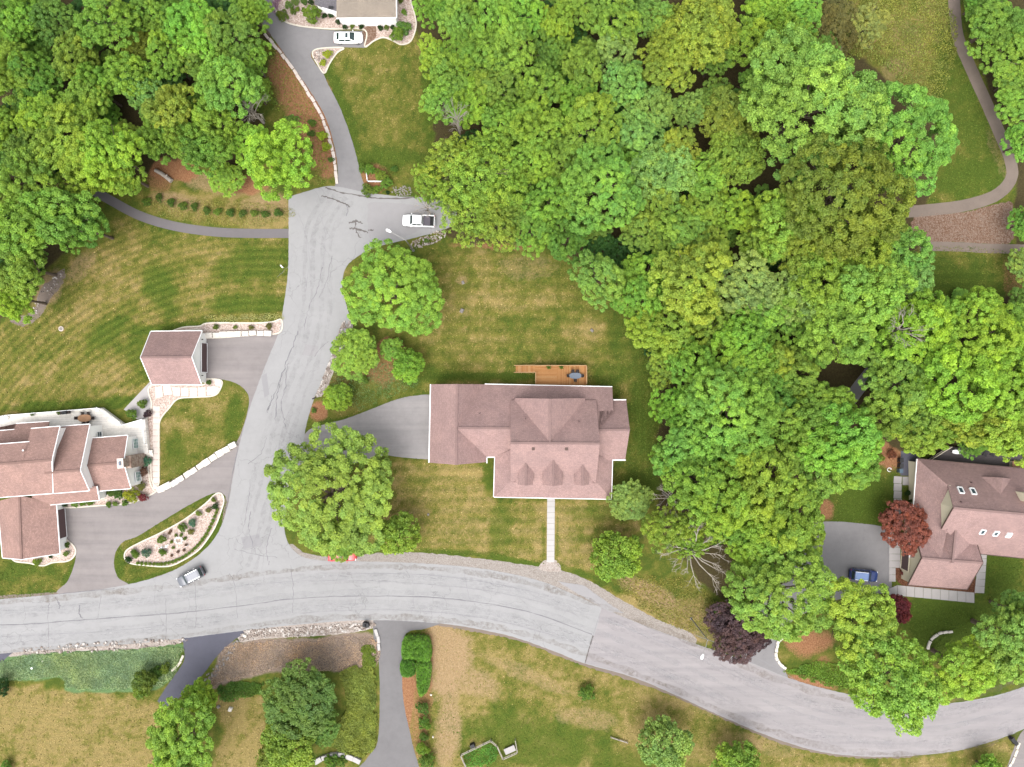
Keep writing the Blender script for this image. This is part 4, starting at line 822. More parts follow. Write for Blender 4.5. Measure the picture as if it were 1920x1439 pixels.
MB().box((0, 0, .35), (2.2, 1.0, .7)).build('body', WALLC, bx); MB().box((0, 0, .76), (2.3, 1.1, .1)).build('lid', TEAK, bx)

# --- the grey-roofed house above the gravel bed
th = empty('house', W(690, 0)); tag(th, 'house with grey-beige shingle roof and white front porch', 'house')
slab(th, [W(631, 34, 3.4), W(743, 33, 3.4), W(741, -75, 7.2), W(631, -75, 7.2)], ROOF_T, trim=[(0, 1), (1, 2)])
slab(th, [W(590, 8, 3.0), W(604, 14, 3.0), W(631, 22, 3.0), W(631, -50, 5.2), W(585, -50, 5.2)], ROOF_D, trim=[(1, 2)])
MB().prism([W(634, 30, 3.4)[:2], W(740, 30, 3.4)[:2], W(740, -80, 3.4)[:2], W(634, -80, 3.4)[:2]], 0, 3.2).build('wall', WALLW, th, world=True)
MB().prism([W(592, 6, 3)[:2], W(634, 18, 3)[:2], W(634, -60, 3)[:2], W(592, -60, 3)[:2]], 0, 2.8).build('wing_wall', WALLW, th, world=True)
MB().prism([W(x, y, .4)[:2] for x, y in ((638, 30), (744, 30), (744, 43), (638, 43))], .01, .4).build('porch_floor', M_CONC2, th, world=True)
for x0, x1 in ((639, 686), (700, 743)):
    a, b = W(x0, 42, .5), W(x1, 42, .5)
    for zz in (.55, .95, 1.35): MB().beam((a.x, a.y, zz), (b.x, b.y, zz), .12, .08).build('porch_rail', TRIM, th, world=True)
    for k in range(5): p = a.lerp(b, k / 4); MB().box((p.x, p.y, .95), (.1, .1, 1.1)).build('porch_post', TRIM, th, world=True)
a = W(620, 14, 3.6); MB().box((a.x, a.y, 3.55), (.7, .3, .3)).build('roof_vent', DARK, th, world=True)
# ---------------------------------------------------------------- trees and shrubs
def leaf_material(name, trans=.32, rough=.55):
    m = mat(name, rough=rough, spec=.25); t = NT(m); n = t.n
    oi = t.new('ShaderNodeObjectInfo'); at = t.attr('leaf')
    sp = t.new('ShaderNodeSeparateColor'); t.l.new(at.outputs['Color'], sp.inputs[0])
    c = oi.outputs['Color']
    warm = t.mix(1.0, c, (1.16, 1.04, .8), 'MULTIPLY'); cool = t.mix(1.0, c, (.84, .96, 1.06), 'MULTIPLY')
    c = t.mix(sp.outputs[0], cool, warm)
    c = t.mix(1.0, c, t.ramp(sp.outputs[1], [(0, (.58, .62, .62)), (.5, (1, 1, 1)), (1, (1.42, 1.36, 1.2))]), 'MULTIPLY')
    t.color(c)
    tr = t.new('ShaderNodeBsdfTranslucent'); t.l.new(t.mix(1.0, c, (1.15, 1.1, .55), 'MULTIPLY'), tr.inputs['Color'])
    mx = t.new('ShaderNodeMixShader'); mx.inputs[0].default_value = trans
    out = [x for x in n if x.type == 'OUTPUT_MATERIAL'][0]
    t.l.new(t.b.outputs[0], mx.inputs[1]); t.l.new(tr.outputs[0], mx.inputs[2]); t.l.new(mx.outputs[0], out.inputs['Surface'])
    return m
LEAF = leaf_material('foliage')
BARK = simple('bark', (.10, .075, .055, 1), .9, .3, 4, bump=.02); DEADW = simple('bleached_wood', alb(226, 214, 200), .85, .2, 4)
def unit(v): return v / np.maximum(1e-6, np.linalg.norm(v, axis=-1, keepdims=True))
def leaf_mesh(name, C, N, size, rs, hue, val, elong=1.5, normal_jit=.55):
    """C centres, N normals, size lengths -> one mesh of bent leaf sprays"""
    n = len(C); nrm = unit(N + rs.normal(0, normal_jit, (n, 3)))
    r = rs.normal(0, 1, (n, 3)); u = unit(np.cross(nrm, r)); v = np.cross(nrm, u)
    L = size[:, None] * .5; Wd = L / elong; dr = nrm * L * .35
    V = np.stack([C - u * L - dr * .6, C + v * Wd, C + u * L - dr, C - v * Wd], 1).reshape(-1, 3)
    me = bpy.data.meshes.new(name); me.vertices.add(4 * n); me.vertices.foreach_set('co', V.astype(np.float32).ravel())
    li = np.arange(4 * n, dtype=np.int32); me.loops.add(4 * n); me.loops.foreach_set('vertex_index', li)
    me.polygons.add(n); me.polygons.foreach_set('loop_start', np.arange(0, 4 * n, 4, dtype=np.int32)); me.update()
    at = me.attributes.new('leaf', 'FLOAT_COLOR', 'FACE')
    at.data.foreach_set('color', np.stack([np.clip(hue, 0, 1), np.clip(val, 0, 1), np.zeros(n), np.ones(n)], -1).astype(np.float32).ravel())
    me.materials.append(LEAF); return me
def fib(n, rs):
    i = np.arange(n) + .5; z = 1 - 2 * i / n; a = np.pi * (1 + 5 ** .5) * i + rs.rand() * 6.28
    s = np.sqrt(np.maximum(0, 1 - z * z)); return np.stack([s * np.cos(a), s * np.sin(a), z], -1)
def crown(name, Rr, Hc, zc, nl, seed, space=.9, rc=(.45, .8), nleaf=60, leaf=.36, spread=.62, lobe=(.32, .5), up=.5, thin=1.0, jag=.0, droop=0.0):
    rs = np.random.RandomState(seed)
    d = fib(int(nl * 1.9), rs); d = d[d[:, 2] > -.35][:nl]; d = unit(d + rs.normal(0, .18, d.shape))
    k = rs.uniform(spread * .68, spread * 1.2, (len(d), 1)); ax = np.array([Rr, Rr, Hc])
    Lc = d * k * ax; Lr = rs.uniform(*lobe, len(d)) * Rr
    Lc = np.vstack([Lc, [[0, 0, Hc * .15]]]); Lr = np.append(Lr, Rr * .5)
    CC, NN, LV, LH = [], [], [], []; lv = rs.uniform(-.2, .2, len(Lc)); lh = rs.uniform(-.3, .3, len(Lc))
    for i in range(len(Lc)):
        for fr, dens in ((1.0, 1.0), (.62, .5)):
            r = Lr[i] * fr; n = max(4, int(4 * np.pi * r * r / space ** 2 * dens * thin))
            q = unit(fib(n, rs) + rs.normal(0, .22, (n, 3)))
            p = Lc[i] + q * r * np.array([1, 1, .8]) * rs.uniform(.84, 1.12 + jag, (n, 1))
            keep = q[:, 2] > -.45
            for j in range(len(Lc)):
                if j != i: keep &= np.linalg.norm((p - Lc[j]) / np.array([1, 1, .8]), axis=1) > Lr[j] * .74
            if fr < 1: keep &= rs.rand(n) < .8
            CC.append(p[keep]); NN.append(q[keep]); LV.append(np.full(keep.sum(), lv[i])); LH.append(np.full(keep.sum(), lh[i]))
    CC = np.vstack(CC); NN = np.vstack(NN); LV = np.concatenate(LV); LH = np.concatenate(LH); m = len(CC)
    rr = rs.uniform(*rc, m); cnt = np.maximum(6, (nleaf * (rr / np.mean(rc)) ** 2 * rs.uniform(.7, 1.3, m)).astype(int))
    ci = np.repeat(np.arange(m), cnt); n = len(ci)
    q = unit(rs.normal(0, 1, (n, 3)) + NN[ci] * .75 + np.array([0, 0, up]))
    P = CC[ci] + q * (rr[ci] * rs.uniform(.35, 1.05, n) ** .6)[:, None] * np.array([1, 1, .72])
    P[:, 2] -= droop * np.hypot(P[:, 0], P[:, 1]) ** 2 / Rr
    P[:, 2] += zc
    nn = unit(q + np.array([0, 0, .5]))
    ch = rs.uniform(-.22, .22, m) + LH; cv = rs.uniform(-.2, .2, m) + LV
    hue = .5 + ch[ci] + rs.normal(0, .13, n); val = .5 + cv[ci] + rs.normal(0, .15, n)
    return leaf_mesh(name, P, nn, leaf * rs.uniform(.65, 1.3, n), rs, hue, val)
def limbs(name, Rr, zc, Hc, seed, n=9, r0=.3, twig=0, m=None):
    r = random.Random(seed); mb = MB(); top = zc + Hc * .35
    mb.tube([(0, 0, -.15), (.05, 0, zc * .3), (r.uniform(-.15, .15), r.uniform(-.15, .15), zc * .7), (r.uniform(-.3, .3), r.uniform(-.3, .3), top)], [r0 * 1.35, r0, r0 * .75, r0 * .25], 8)
    for i in range(n):
        a = 6.283 * (i + r.random() * .6) / n; z0 = zc * r.uniform(.45, .95); L = Rr * r.uniform(.55, .85); z1 = zc + Hc * r.uniform(-.1, .5)
        pts = [(0, 0, z0), (math.cos(a) * L * .45, math.sin(a) * L * .45, z0 * .5 + z1 * .5 + .3), (math.cos(a + .15) * L, math.sin(a + .15) * L, z1)]
        mb.tube(pts, [r0 * .5, r0 * .3, r0 * .08], 6)
        for k in range(twig):
            b = a + r.uniform(-.8, .8); s = r.uniform(.4, .95); p = Vector(pts[1]).lerp(Vector(pts[2]), s); l = L * r.uniform(.2, .42)
            e = p + Vector((math.cos(b) * l, math.sin(b) * l, r.uniform(-.2, .6) * l)); mid = p.lerp(e, .5) + Vector((r.uniform(-.15, .15), r.uniform(-.15, .15), r.uniform(-.1, .2))) * l
            mb.tube([p, mid, e], [r0 * .16, r0 * .10, r0 * .03], 5)
            for h in range(3):
                p2 = mid.lerp(e, r.random()); c2 = b + r.uniform(-1.2, 1.2); l2 = l * r.uniform(.3, .6)
                mb.tube([p2, p2 + Vector((math.cos(c2) * l2, math.sin(c2) * l2, r.uniform(-.3, .5) * l2))], [r0 * .07, r0 * .02], 4)
    me_o = mb.build(name, m or BARK, fix=False); me = me_o.data; bpy.data.objects.remove(me_o); return me
# crown kinds: key -> list of (crown mesh, trunk mesh, nominal radius, nominal height)
KIND = {}
def kind(key, seeds, Rr, Hc, zc, nl, r0, tw=0, **kw):
    KIND[key] = [(crown('crown', Rr, Hc, zc, nl, s, **kw), limbs('trunk', Rr, zc, Hc, s, r0=r0, twig=tw), Rr, zc) for s in seeds]
kind('L', (11, 12, 13, 14), 8.0, 5.6, 11.0, 27, .38, space=1.12, rc=(.36, .72), nleaf=130, leaf=.225, spread=.66, lobe=(.22, .38))       # big rounded broadleaf
kind('M', (21, 22, 23, 24, 25, 26, 27), 4.6, 3.8, 8.6, 15, .24, space=.94, rc=(.31, .60), nleaf=118, leaf=.20, spread=.66, lobe=(.2, .42))     # forest crowns
kind('F', (31, 32, 33), 5.0, 3.8, 8.0, 18, .24, space=.72, rc=(.3, .62), nleaf=64, leaf=.23, spread=.7, lobe=(.22, .36), up=.2, jag=.25, droop=.05)  # feathery
kind('A', (41, 42), 5.5, 4.2, 9.0, 17, .26, tw=3, space=.95, rc=(.35, .7), nleaf=60, leaf=.24, spread=.72, lobe=(.2, .34), thin=.72, jag=.2)          # airy, limbs showing
kind('R', (51, 52), 2.6, 2.3, 2.7, 12, .16, space=.55, rc=(.28, .5), nleaf=46, leaf=.22, spread=.62, lobe=(.3, .46))                 # low round tree or bush
kind('S', (61, 62, 63), .9, .7, .62, 7, .05, space=.3, rc=(.14, .26), nleaf=34, leaf=.13, spread=.6, lobe=(.34, .5))               # shrub
kind('P', (71, 72), .5, .38, .3, 6, .03, space=.2, rc=(.09, .17), nleaf=30, leaf=.09, spread=.55, lobe=(.4, .55))                  # small bedding plant
KC = {'g': (132, 168, 68), 'l': (138, 178, 76), 'y': (144, 174, 68), 'v': (152, 188, 70), 'b': (136, 174, 82), 'd': (112, 150, 64), 'o': (136, 160, 66), 's': (140, 176, 92), 'r': (178, 110, 88), 'p': (112, 86, 92), 'm': (152, 74, 84), 'k': (58, 96, 42), 't': (120, 168, 140), 'w': (196, 214, 70), 'h': (150, 150, 84), 'n': (150, 120, 100)}
KW = {'g': 'mid-green', 'l': 'light green', 'y': 'yellow-green', 'v': 'bright lime-green', 'b': 'bluish green', 'd': 'dark green', 'o': 'olive', 's': 'sage green', 'r': 'red-leaved', 'p': 'dark purple', 'm': 'maroon', 'k': 'very dark green', 't': 'teal', 'w': 'bright yellow', 'h': 'straw-coloured', 'n': 'brownish'}
nplant = [0]
def tree(px, py, rpx, key, col, name='broadleaf_tree', label=None, cat='tree', group=None, hs=None, kk=2.25, var=None):
    """crown centre seen at pixel, crown radius in pixels; stands on the ground"""
    nplant[0] += 1; i = nplant[0]; r = random.Random(i * 13 + 5)
    cm, tm, Rn, Zn = KIND[key][r.randrange(len(KIND[key])) if var is None else var]
    s = 1.0
    for _ in range(4):
        zc = min(16.0, Zn * (s ** .75 if key in 'LMFA' else s)) * (hs or 1.0)
        s = rpx * (CAM_H - zc) / FPX / (Rn * 1.06)
    sz = zc / Zn
    p = W(px, py, zc); o = empty(name, (p.x, p.y, 0), r.random() * 6.283); q = r.uniform(.88, 1.14) if key in 'MFA' else r.uniform(.96, 1.04); o.scale = (s * q, s / q, sz)
    c = bpy.data.objects.new('crown', cm); COL.objects.link(c); c.parent = o
    base = KC[col]; j = [v * r.uniform(.96, 1.04) for v in base]; c.color = alb(*j, k=kk)
    t = bpy.data.objects.new('trunk' if key in 'LMFAR' else 'stem', tm); COL.objects.link(t); t.parent = o
    tag(o, label, cat, group); return o
SZ = lambda r: 'large' if r >= 85 else ('mid-sized' if r >= 50 else 'small-crowned')
def wood(rows, where, hs=None):
    for row in rows.split(';'):
        row = row.split()
        if not row: continue
        x, y, r = map(float, row[:3]); key, col = row[3], row[4]
        lb = '%s %s broadleaf tree %s' % (SZ(r), KW[col], where) if key != 'A' else '%s open-crowned %s tree with bare twigs %s' % (SZ(r), KW[col], where)
        tree(x, y, r, key, col, label=lb, group=lb, hs=hs)
wood('40 35 50 M g;105 40 46 M d;200 50 58 M g;285 30 42 M g;365 55 56 M l;440 70 54 M g;258 85 34 F o;28 140 56 M y;140 108 48 M g;15 75 45 M g;318 112 46 M g;240 142 48 M g;368 108 40 M g;180 165 46 M g;268 165 44 F s;430 168 64 M l;90 215 50 M y;165 200 50 M y;128 268 66 M y;212 290 68 M y;232 325 48 M y;172 325 56 M v;320 215 54 M y;292 205 30 F b;60 340 66 M g;110 410 74 M g;40 430 72 M g;158 428 52 M d;35 500 62 M g;30 560 46 M v;388 285 52 M d;412 232 50 M g;350 265 46 M g;70 150 50 M d;330 40 40 M d;480 30 40 M g;470 110 40 M g;8 240 40 M y;400 150 40 M d;60 290 50 M d;300 260 46 M g;480 175 30 F g', 'in the wood beside the curved footpath')
tree(532, 305, 78, 'M', 'v', label='lone bright lime-green tree overhanging the side street end', hs=.9); tree(472, 272, 46, 'M', 'v', label='bright lime-green tree at the mulch bank edge', hs=.9); tree(425, 335, 36, 'F', 'y', label='low yellow-green bushy tree between mulch patches by footpath', hs=.45)
wood('820 18 40 M g;862 40 46 M l;932 45 54 M l;905 95 48 M g;815 112 40 M y;868 100 48 M g;850 152 50 M g;962 100 54 M l;832 192 46 M l;885 190 50 M y;932 165 50 M g;975 35 48 M l;1045 48 42 M y;1100 20 46 M g;1152 42 54 M g;1222 32 40 M b;1312 60 76 F y;1250 58 42 F y;1400 82 54 M y;1432 22 50 M y;1015 168 50 M g;1090 128 50 M g;1155 100 46 M s;1165 162 52 M s;1245 130 58 M y;1082 190 46 M g;1222 205 48 M s;1288 212 42 M b;1335 182 40 M d;1362 228 58 F o;1378 295 62 F o;1000 248 60 M y;990 305 50 M y;1108 245 64 M y;1190 245 50 M s;1130 358 88 L b;1240 330 66 F s;1312 335 50 M l;1030 380 54 M g;1000 432 46 M g;1062 450 46 M d;1315 392 46 M y;1372 395 46 M y;1282 432 52 M l;1200 442 44 M l;1225 380 46 M y;940 230 46 M l;1340 110 40 M d;1480 60 44 M y;1270 290 50 M y;1185 320 44 M g;1050 300 46 M g;1410 170 40 M d;1500 30 44 M l;940 120 44 M d;1030 100 40 M d', 'in the tall wood behind the timber-decked house')
wood('892 345 70 A y;850 305 56 A y;920 290 54 A y;882 405 62 A y;935 425 52 A y;955 352 52 A y;805 345 40 A y;975 400 42 M g', 'overhanging the street end by the white pickup')
tree(1520, 195, 142, 'L', 'b', label='very large rounded bluish green tree beside the rough meadow', hs=1.0); tree(1692, 265, 108, 'L', 'b', label='large rounded bluish green tree at the meadow edge by the dirt track', hs=.95); tree(1570, 375, 128, 'L', 'o', label='large olive-gold tree between two bluish green giants', hs=1.05, kk=1.8)
wood('1470 420 72 M y;1610 470 86 L y;1545 540 80 M y;1640 540 66 M l;1690 480 58 M b;1700 520 50 M s;1500 470 66 M y;1430 450 50 M y', 'below the olive-gold giant in the wood')
tree(1118, 522, 56, 'M', 'b', label='rounded bluish green tree standing out over the back lawn')
wood('1210 520 52 M g;1198 565 54 M g;1292 530 80 M y;1240 622 62 M y;1398 540 66 M s;1445 575 54 M l;1392 640 62 M g;1292 690 60 M g;1345 720 60 M l;1365 765 100 L l;1402 700 62 M g;1280 840 62 M b;1432 680 52 M y;1302 900 66 M g;1350 925 70 M y;1442 902 80 M y;1480 795 62 M g;1330 620 50 M y;1240 690 40 M g;1265 765 46 M g;1400 830 62 M y;1450 740 52 M d;1330 830 50 M d;1250 860 30 M g;1330 470 50 M y;1260 480 46 M l;1420 620 46 M d', 'in the wood along the back lawn edge')
tree(1182, 938, 42, 'F', 's', label='grey-green feathery tree by the front porch corner', hs=.6)
wood('1485 560 62 M s;1562 625 76 M l;1612 552 84 M l;1700 625 74 M v;1752 600 60 M v;1832 625 92 L v;1882 705 92 L v;1785 722 84 M v;1682 722 66 M l;1652 782 52 M g;1722 800 56 M y;1872 795 74 M v;1812 790 64 M y;1572 825 78 M l;1532 872 64 M l;1602 872 54 M l;1480 700 54 M g;1520 650 50 M g;1540 760 56 M g;1700 770 50 M d;1760 790 54 M g;1900 620 54 M l;1500 600 44 M d;1910 780 60 M y;1640 650 50 M l;1600 600 50 M d;1512 840 44 M d', 'in the wood round the house with skylights')
wood('1482 962 74 M y;1432 995 58 M y;1400 930 50 M y;1500 1010 52 M y;1330 960 48 A y;1250 990 50 A y;1290 1010 44 A y;1400 1040 46 M y;1380 985 44 M g', 'at the wood tip above the bare bleached branches')
tree(1460, 1112, 112, 'L', 'l', label='large light green tree between the curved road and the grey driveway', hs=.85); tree(1602, 1155, 82, 'M', 'y', label='yellow-green tree beside the blue car driveway and maroon shrub', hs=.9); tree(1660, 1270, 98, 'F', 'l', label='feathery light green tree reaching over the curved road', hs=.95); tree(1800, 1252, 70, 'M', 'v', label='rounded lime-green tree by the road with a stone ring', hs=.75); tree(1893, 1200, 72, 'M', 'b', label='bluish green tree beside the lawn of the house with skylights', hs=.9); tree(1905, 1150, 50, 'M', 'b', label='smaller bluish green tree touching the lawn below the skylights house', hs=.8)
tree(1692, 988, 52, 'F', 'r', label='round red-leaved maple in front of the garage driveway', hs=.62, kk=1.25); tree(1676, 1142, 32, 'R', 'm', label='maroon shrubby tree at the end of the concrete walk', kk=1.1); tree(1382, 1196, 50, 'F', 'p', label='dark purple-leaved tree leaning over the road', hs=.55, kk=1.6); tree(1352, 1160, 36, 'F', 'p', label='smaller purple-leaved tree behind the street lamp', hs=.45, kk=1.6); tree(1420, 1188, 30, 'F', 'p', label='purple-leaved sapling beneath the large light green tree', hs=.45, kk=.9); tree(1348, 1152, 20, 'R', 'b', label='small green bush between purple-leaved trees')
tree(1155, 1042, 47, 'R', 'g', label='dense round green tree on the dry front verge'); tree(735, 550, 98, 'L', 'g', label='large round green tree between the street and back lawn', hs=.62); tree(668, 662, 46, 'F', 'g', label='spreading fine-leaved green tree on the mulch bed', hs=.5); tree(765, 686, 31, 'R', 'g', label='round glossy green bush at the mulch bed by the lawn'); tree(634, 745, 27, 'R', 'y', label='round yellow-green bush beside the driveway mouth'); tree(618, 928, 134, 'L', 'l', label='very large green tree over the street corner', hs=.56, var=1, kk=2.1); tree(645, 1012, 44, 'M', 'g', label='green tree leaning over the red car at the corner', hs=.7); tree(748, 1000, 40, 'R', 'y', label='small yellow-green tree beside the giant corner tree', hs=1.2); tree(735, 655, 22, 'R', 'l', label='light green bush against the large round street tree')
tree(350, 1378, 78, 'M', 'g', label='leafy green tree beside the dark sealed driveway', hs=.75); tree(378, 1302, 32, 'R', 'v', label='bright lime-green bushy tree at the dark driveway tip', hs=1.3); tree(330, 1430, 60, 'M', 'g', label='green tree at the edge of the dry lawn', hs=.7)
tree(562, 1312, 74, 'F', 'b', label='bluish green fine-leaved tree beside the dry grass patch', hs=.55, kk=1.2); tree(545, 1392, 52, 'R', 'g', label='green bushy tree next to the curved white stone wall', hs=.9); tree(600, 1365, 40, 'F', 'b', label='low bluish green tree beside the olive ground cover', hs=.45, kk=1.2); tree(525, 1425, 40, 'R', 'o', label='olive bushy tree below the bluish green tree')
tree(1245, 1392, 48, 'R', 's', label='sage green bushy tree on the dry roadside meadow'); tree(1378, 1425, 42, 'R', 'g', label='mid-green bushy tree on the dry roadside meadow'); tree(1848, 1442, 28, 'R', 'g', label='green bush beside the road near the pale driveway')
wood('1862 48 62 M d;1885 112 56 M g;1908 195 48 M g;1850 14 44 M d;1912 60 50 M d;1915 270 42 M l;1905 160 44 M d;1832 6 34 M g;1918 420 34 M d;1922 500 36 M b;1922 565 38 M d;1800 560 20 R b', 'in the wood across the dirt track', .6)
tree(1560, 55, 52, 'F', 'h', label='straw-coloured wispy tree on the rough meadow', hs=.5, kk=1.1); tree(1625, 50, 44, 'A', 'h', label='thin greyish wispy tree on the rough meadow', hs=.5); tree(1500, 85, 40, 'F', 'o', label='olive feathery tree at the rough meadow edge', hs=.6)
# darker young trees filling the woods below the crowns
rsU = np.random.RandomState(4)
for poly, n, where in ((WOOD_A, 60, 'beside the curved footpath'), (WOOD_B, 150, 'behind the timber-decked house'), (WOOD_C, 4, 'across the dirt track')):
    q = [(p.x, p.y) for p in catmull(poly)]; k = 0
    lb = 'dark young understorey tree beneath taller crowns in the wood ' + where
    while k < n:
        x, y = rsU.uniform(-40, 1960), rsU.uniform(-40, 1130)
        if not in_poly(np.array(x), np.array(y), q) or poly_dist(np.array([x]), np.array([y]), q)[0] < 26: continue
        if math.hypot(x - 1605, y - 740) < 55 or math.hypot(x - 1330, y - 148) < 55 or math.hypot(x - 1600, y - 700) < 40: continue
        tree(x, y, rsU.uniform(30, 44), 'M', 'dgkd'[rsU.randint(4)], name='young_tree', label=lb, group=lb, hs=.62); k += 1
# bare and dead wood
def dead_tree(px, py, rpx, label, seed, hs=1.0, z=6.0):
    s = rpx * (CAM_H - z) / FPX / 4.0
    o = empty('dead_tree', (W(px, py, z).x, W(px, py, z).y, 0), seed); o.scale = (s, s, hs); tag(o, label, 'dead tree')
    for nm, nn, sd, tw in (('trunk', 3, seed, 2), ('branches', 13, seed + 1, 5)):
        b = bpy.data.objects.new(nm, limbs(nm, 4.6, 6.0, 2.6, sd, n=nn, r0=.22, twig=tw, m=DEADW)); COL.objects.link(b); b.parent = o
dead_tree(1292, 1030, 60, 'bleached dead tree with bare white branches on the wood tip', 3, 1.35); dead_tree(1258, 935, 36, 'bare twiggy dead tree beside the grey-green feathery tree', 9, 1.2); dead_tree(862, 252, 22, 'bare white dead branches topping the yellow-green street tree', 14, 2.2); dead_tree(470, 205, 40, 'bare twiggy dead tree at the mulch bank edge of the wood', 21, 1.3); dead_tree(800, 388, 26, 'bare bleached dead tree leaning beside the white pickup', 27, 1.0); dead_tree(1650, 625, 34, 'bare dead treetop in the wood round the house with skylights', 33, 2.2)
# ---------------------------------------------------------------- garden beds, walls, rocks, planting
def scatter(pts, n, seed=0, smooth=True):
    q = smooth_px(pts, smooth); q = [(p.x, p.y) for p in q]; xs = [p[0] for p in q]; ys = [p[1] for p in q]; rs = np.random.RandomState(seed); out = np.zeros((0, 2))
    while len(out) < n:
        c = np.stack([rs.uniform(min(xs), max(xs), n * 2), rs.uniform(min(ys), max(ys), n * 2)], -1); out = np.vstack([out, c[in_poly(c[:, 0], c[:, 1], q)]])
    return out[:n]
def rocks(name, pts, n, size, m, label, seed=0, z=.02):
    mb = MB(); r = random.Random(seed)
    for x, y in scatter(pts, n, seed):
        p = W(x, y); s = r.uniform(*size); mb.rock((p.x, p.y, z - .04), (s, s * r.uniform(.6, 1), s * r.uniform(.3, .55)), r)
    o = mb.build(name, m, fix=False); tag(o, label, 'rocks', kind='stuff'); return o
def cover(name, pts, n, h, leaf, cols, label, seed=0, up=1.4, kk=2.1):
    """low mass of small leaves that nobody could count"""
    rs = np.random.RandomState(seed); xy = scatter(pts, n, seed); qq = [(p.x, p.y) for p in smooth_px(pts)]
    ed = poly_dist(xy[:, 0], xy[:, 1], qq); xy = xy[ed + (fbm(xy[:, 0] + 70, xy[:, 1] + 70, 12, seed + 5) - .55) * 26 > 0]; n = len(xy); P = np.stack([(xy[:, 0] - 960) * G, -(xy[:, 1] - 719.5) * G, np.zeros(n)], -1)
    hh = fbm(xy[:, 0] + 900, xy[:, 1] + 900, 16, seed + 3); P[:, 2] = .03 + h * rs.uniform(.1, 1, n) * (.25 + 1.2 * np.clip(hh - .2, 0, 1))
    N = unit(rs.normal(0, .45, (n, 3)) + np.array([0, 0, up]))
    f = fbm(xy[:, 0] + 400, xy[:, 1] + 400, 40, seed + 9)
    me = leaf_mesh(name, P, N, leaf * rs.uniform(.6, 1.4, n), rs, f + rs.normal(0, .15, n), hh + rs.normal(0, .16, n), 2.0)
    o = bpy.data.objects.new(name, me); COL.objects.link(o); o.color = alb(*cols, k=kk); tag(o, label, 'ground cover', kind='stuff'); return o
def block_wall(name, pts, label, bl=1.2, bw=.75, bh=.55, m=None, seed=0, cat='wall', jit=.06, zb=0.0):
    """retaining wall or border of separate stones laid along a line"""
    q = catmull(pts, False, 10); P = [W(p.x, p.y) for p in q]; L = [0]
    for a, b in zip(P, P[1:]): L.append(L[-1] + (b - a).length)
    n = max(1, round(L[-1] / bl)); r = random.Random(seed); root = empty(name, P[0]); tag(root, label, cat)
    def at(s):
        for i in range(len(L) - 1):
            if s <= L[i + 1]: return P[i].lerp(P[i + 1], (s - L[i]) / max(1e-6, L[i + 1] - L[i])), (P[i + 1] - P[i])
        return P[-1], P[-1] - P[-2]
    for k in range(n):
        c, d = at((k + .5) / n * L[-1]); a = math.atan2(d.y, d.x); l = L[-1] / n * r.uniform(.9, .985)
        mb = MB(); ww = bw * r.uniform(.9, 1.12); hh = bh * r.uniform(.85, 1.1); j = lambda: r.uniform(-.05, .05) * ww; aa = a + r.uniform(-.05, .05); ca, sa = math.cos(aa), math.sin(aa); ox, oy = c.x + r.uniform(-jit, jit), c.y + r.uniform(-jit, jit)
        vs = [(ox + (x * l / 2 + j()) * ca - (y * ww / 2 + j()) * sa, oy + (x * l / 2 + j()) * sa + (y * ww / 2 + j()) * ca, zb + z * hh - .03) for z in (0, 1) for x, y in ((-1, -1), (1, -1), (1, 1), (-1, 1))]
        mb.add(vs, [(3, 2, 1, 0), (4, 5, 6, 7), (0, 1, 5, 4), (1, 2, 6, 5), (2, 3, 7, 6), (3, 0, 4, 7)])
        mb.build('stone', m or M_STONEW, root, world=True, bevel=.05)
    return root
block_wall('retaining_wall', [(386, 630), (420, 628), (470, 626), (510, 625)], 'white limestone block wall beside the detached garage driveway', 1.2, .85, .6)
block_wall('retaining_wall', [(296, 920), (330, 904), (380, 872), (420, 846), (444, 832)], 'long white limestone block wall edging the curved lawn', 1.25, .95, .6, seed=2)
block_wall('retaining_wall', [(590, 1428), (612, 1418), (640, 1414), (660, 1420), (676, 1428)], 'curved pale stone wall at the side driveway bend', 1.3, .8, .5, M_CONC, 3)
block_wall('stone_border', [(1472, 1190), (1458, 1205), (1455, 1228), (1462, 1245), (1474, 1254)], 'curved white stone border at the grey driveway mouth', .7, .45, .35, seed=4)
block_wall('stone_border', [(1738, 1218), (1745, 1200), (1762, 1188), (1785, 1184)], 'white stone ring round the rounded lime-green tree', .8, .4, .3, seed=5)
block_wall('stone_border', [(704, 1180), (709, 1195), (711, 1220)], 'pale kerb stones at the side driveway mouth', 1.4, .5, .3, M_CONC, 6)
block_wall('stone_border', [(496, 64), (520, 92), (548, 128), (575, 170), (600, 212), (618, 260), (627, 300), (632, 345)], 'pale stone border along the winding grey driveway', 1.1, .5, .25, M_SLAB, 7)
block_wall('stone_border', [(345, 1228), (336, 1244), (322, 1258)], 'low cream stone edging beside the dark sealed driveway', 1.0, .35, .25, M_EDGE, 8)
block_wall('stone_border', [(1912, 1392), (1904, 1412), (1890, 1445)], 'pale stone edging of the driveway beside the bins', 1.2, .4, .2, M_EDGE, 9)
def bed(name, pts, z, m, edge=True, label=None, ew=.22):
    o = sheet(name, pts, z, m, jag=.2)
    if edge:
        q = [(p.x, p.y) for p in catmull(pts)]; q.append(q[0]); mb = MB()
        for a, b in zip(q, q[1:]):
            A, B = W(*a), W(*b)
            if (B - A).length > .02: mb.beam(A + Vector((0, 0, z + .04)), B + Vector((0, 0, z + .04)), ew, .1)
        mb.build('edging', M_EDGE, o)
    return o
ISL = [(234, 1046), (238, 1032), (262, 1018), (300, 1000), (345, 975), (385, 945), (404, 927), (415, 926), (420, 938), (416, 955), (405, 985), (390, 1010), (372, 1032), (345, 1050), (315, 1062), (270, 1060), (244, 1056)]
bed('gravel_bed', ISL, .010, M_GRAVEL_PINK)
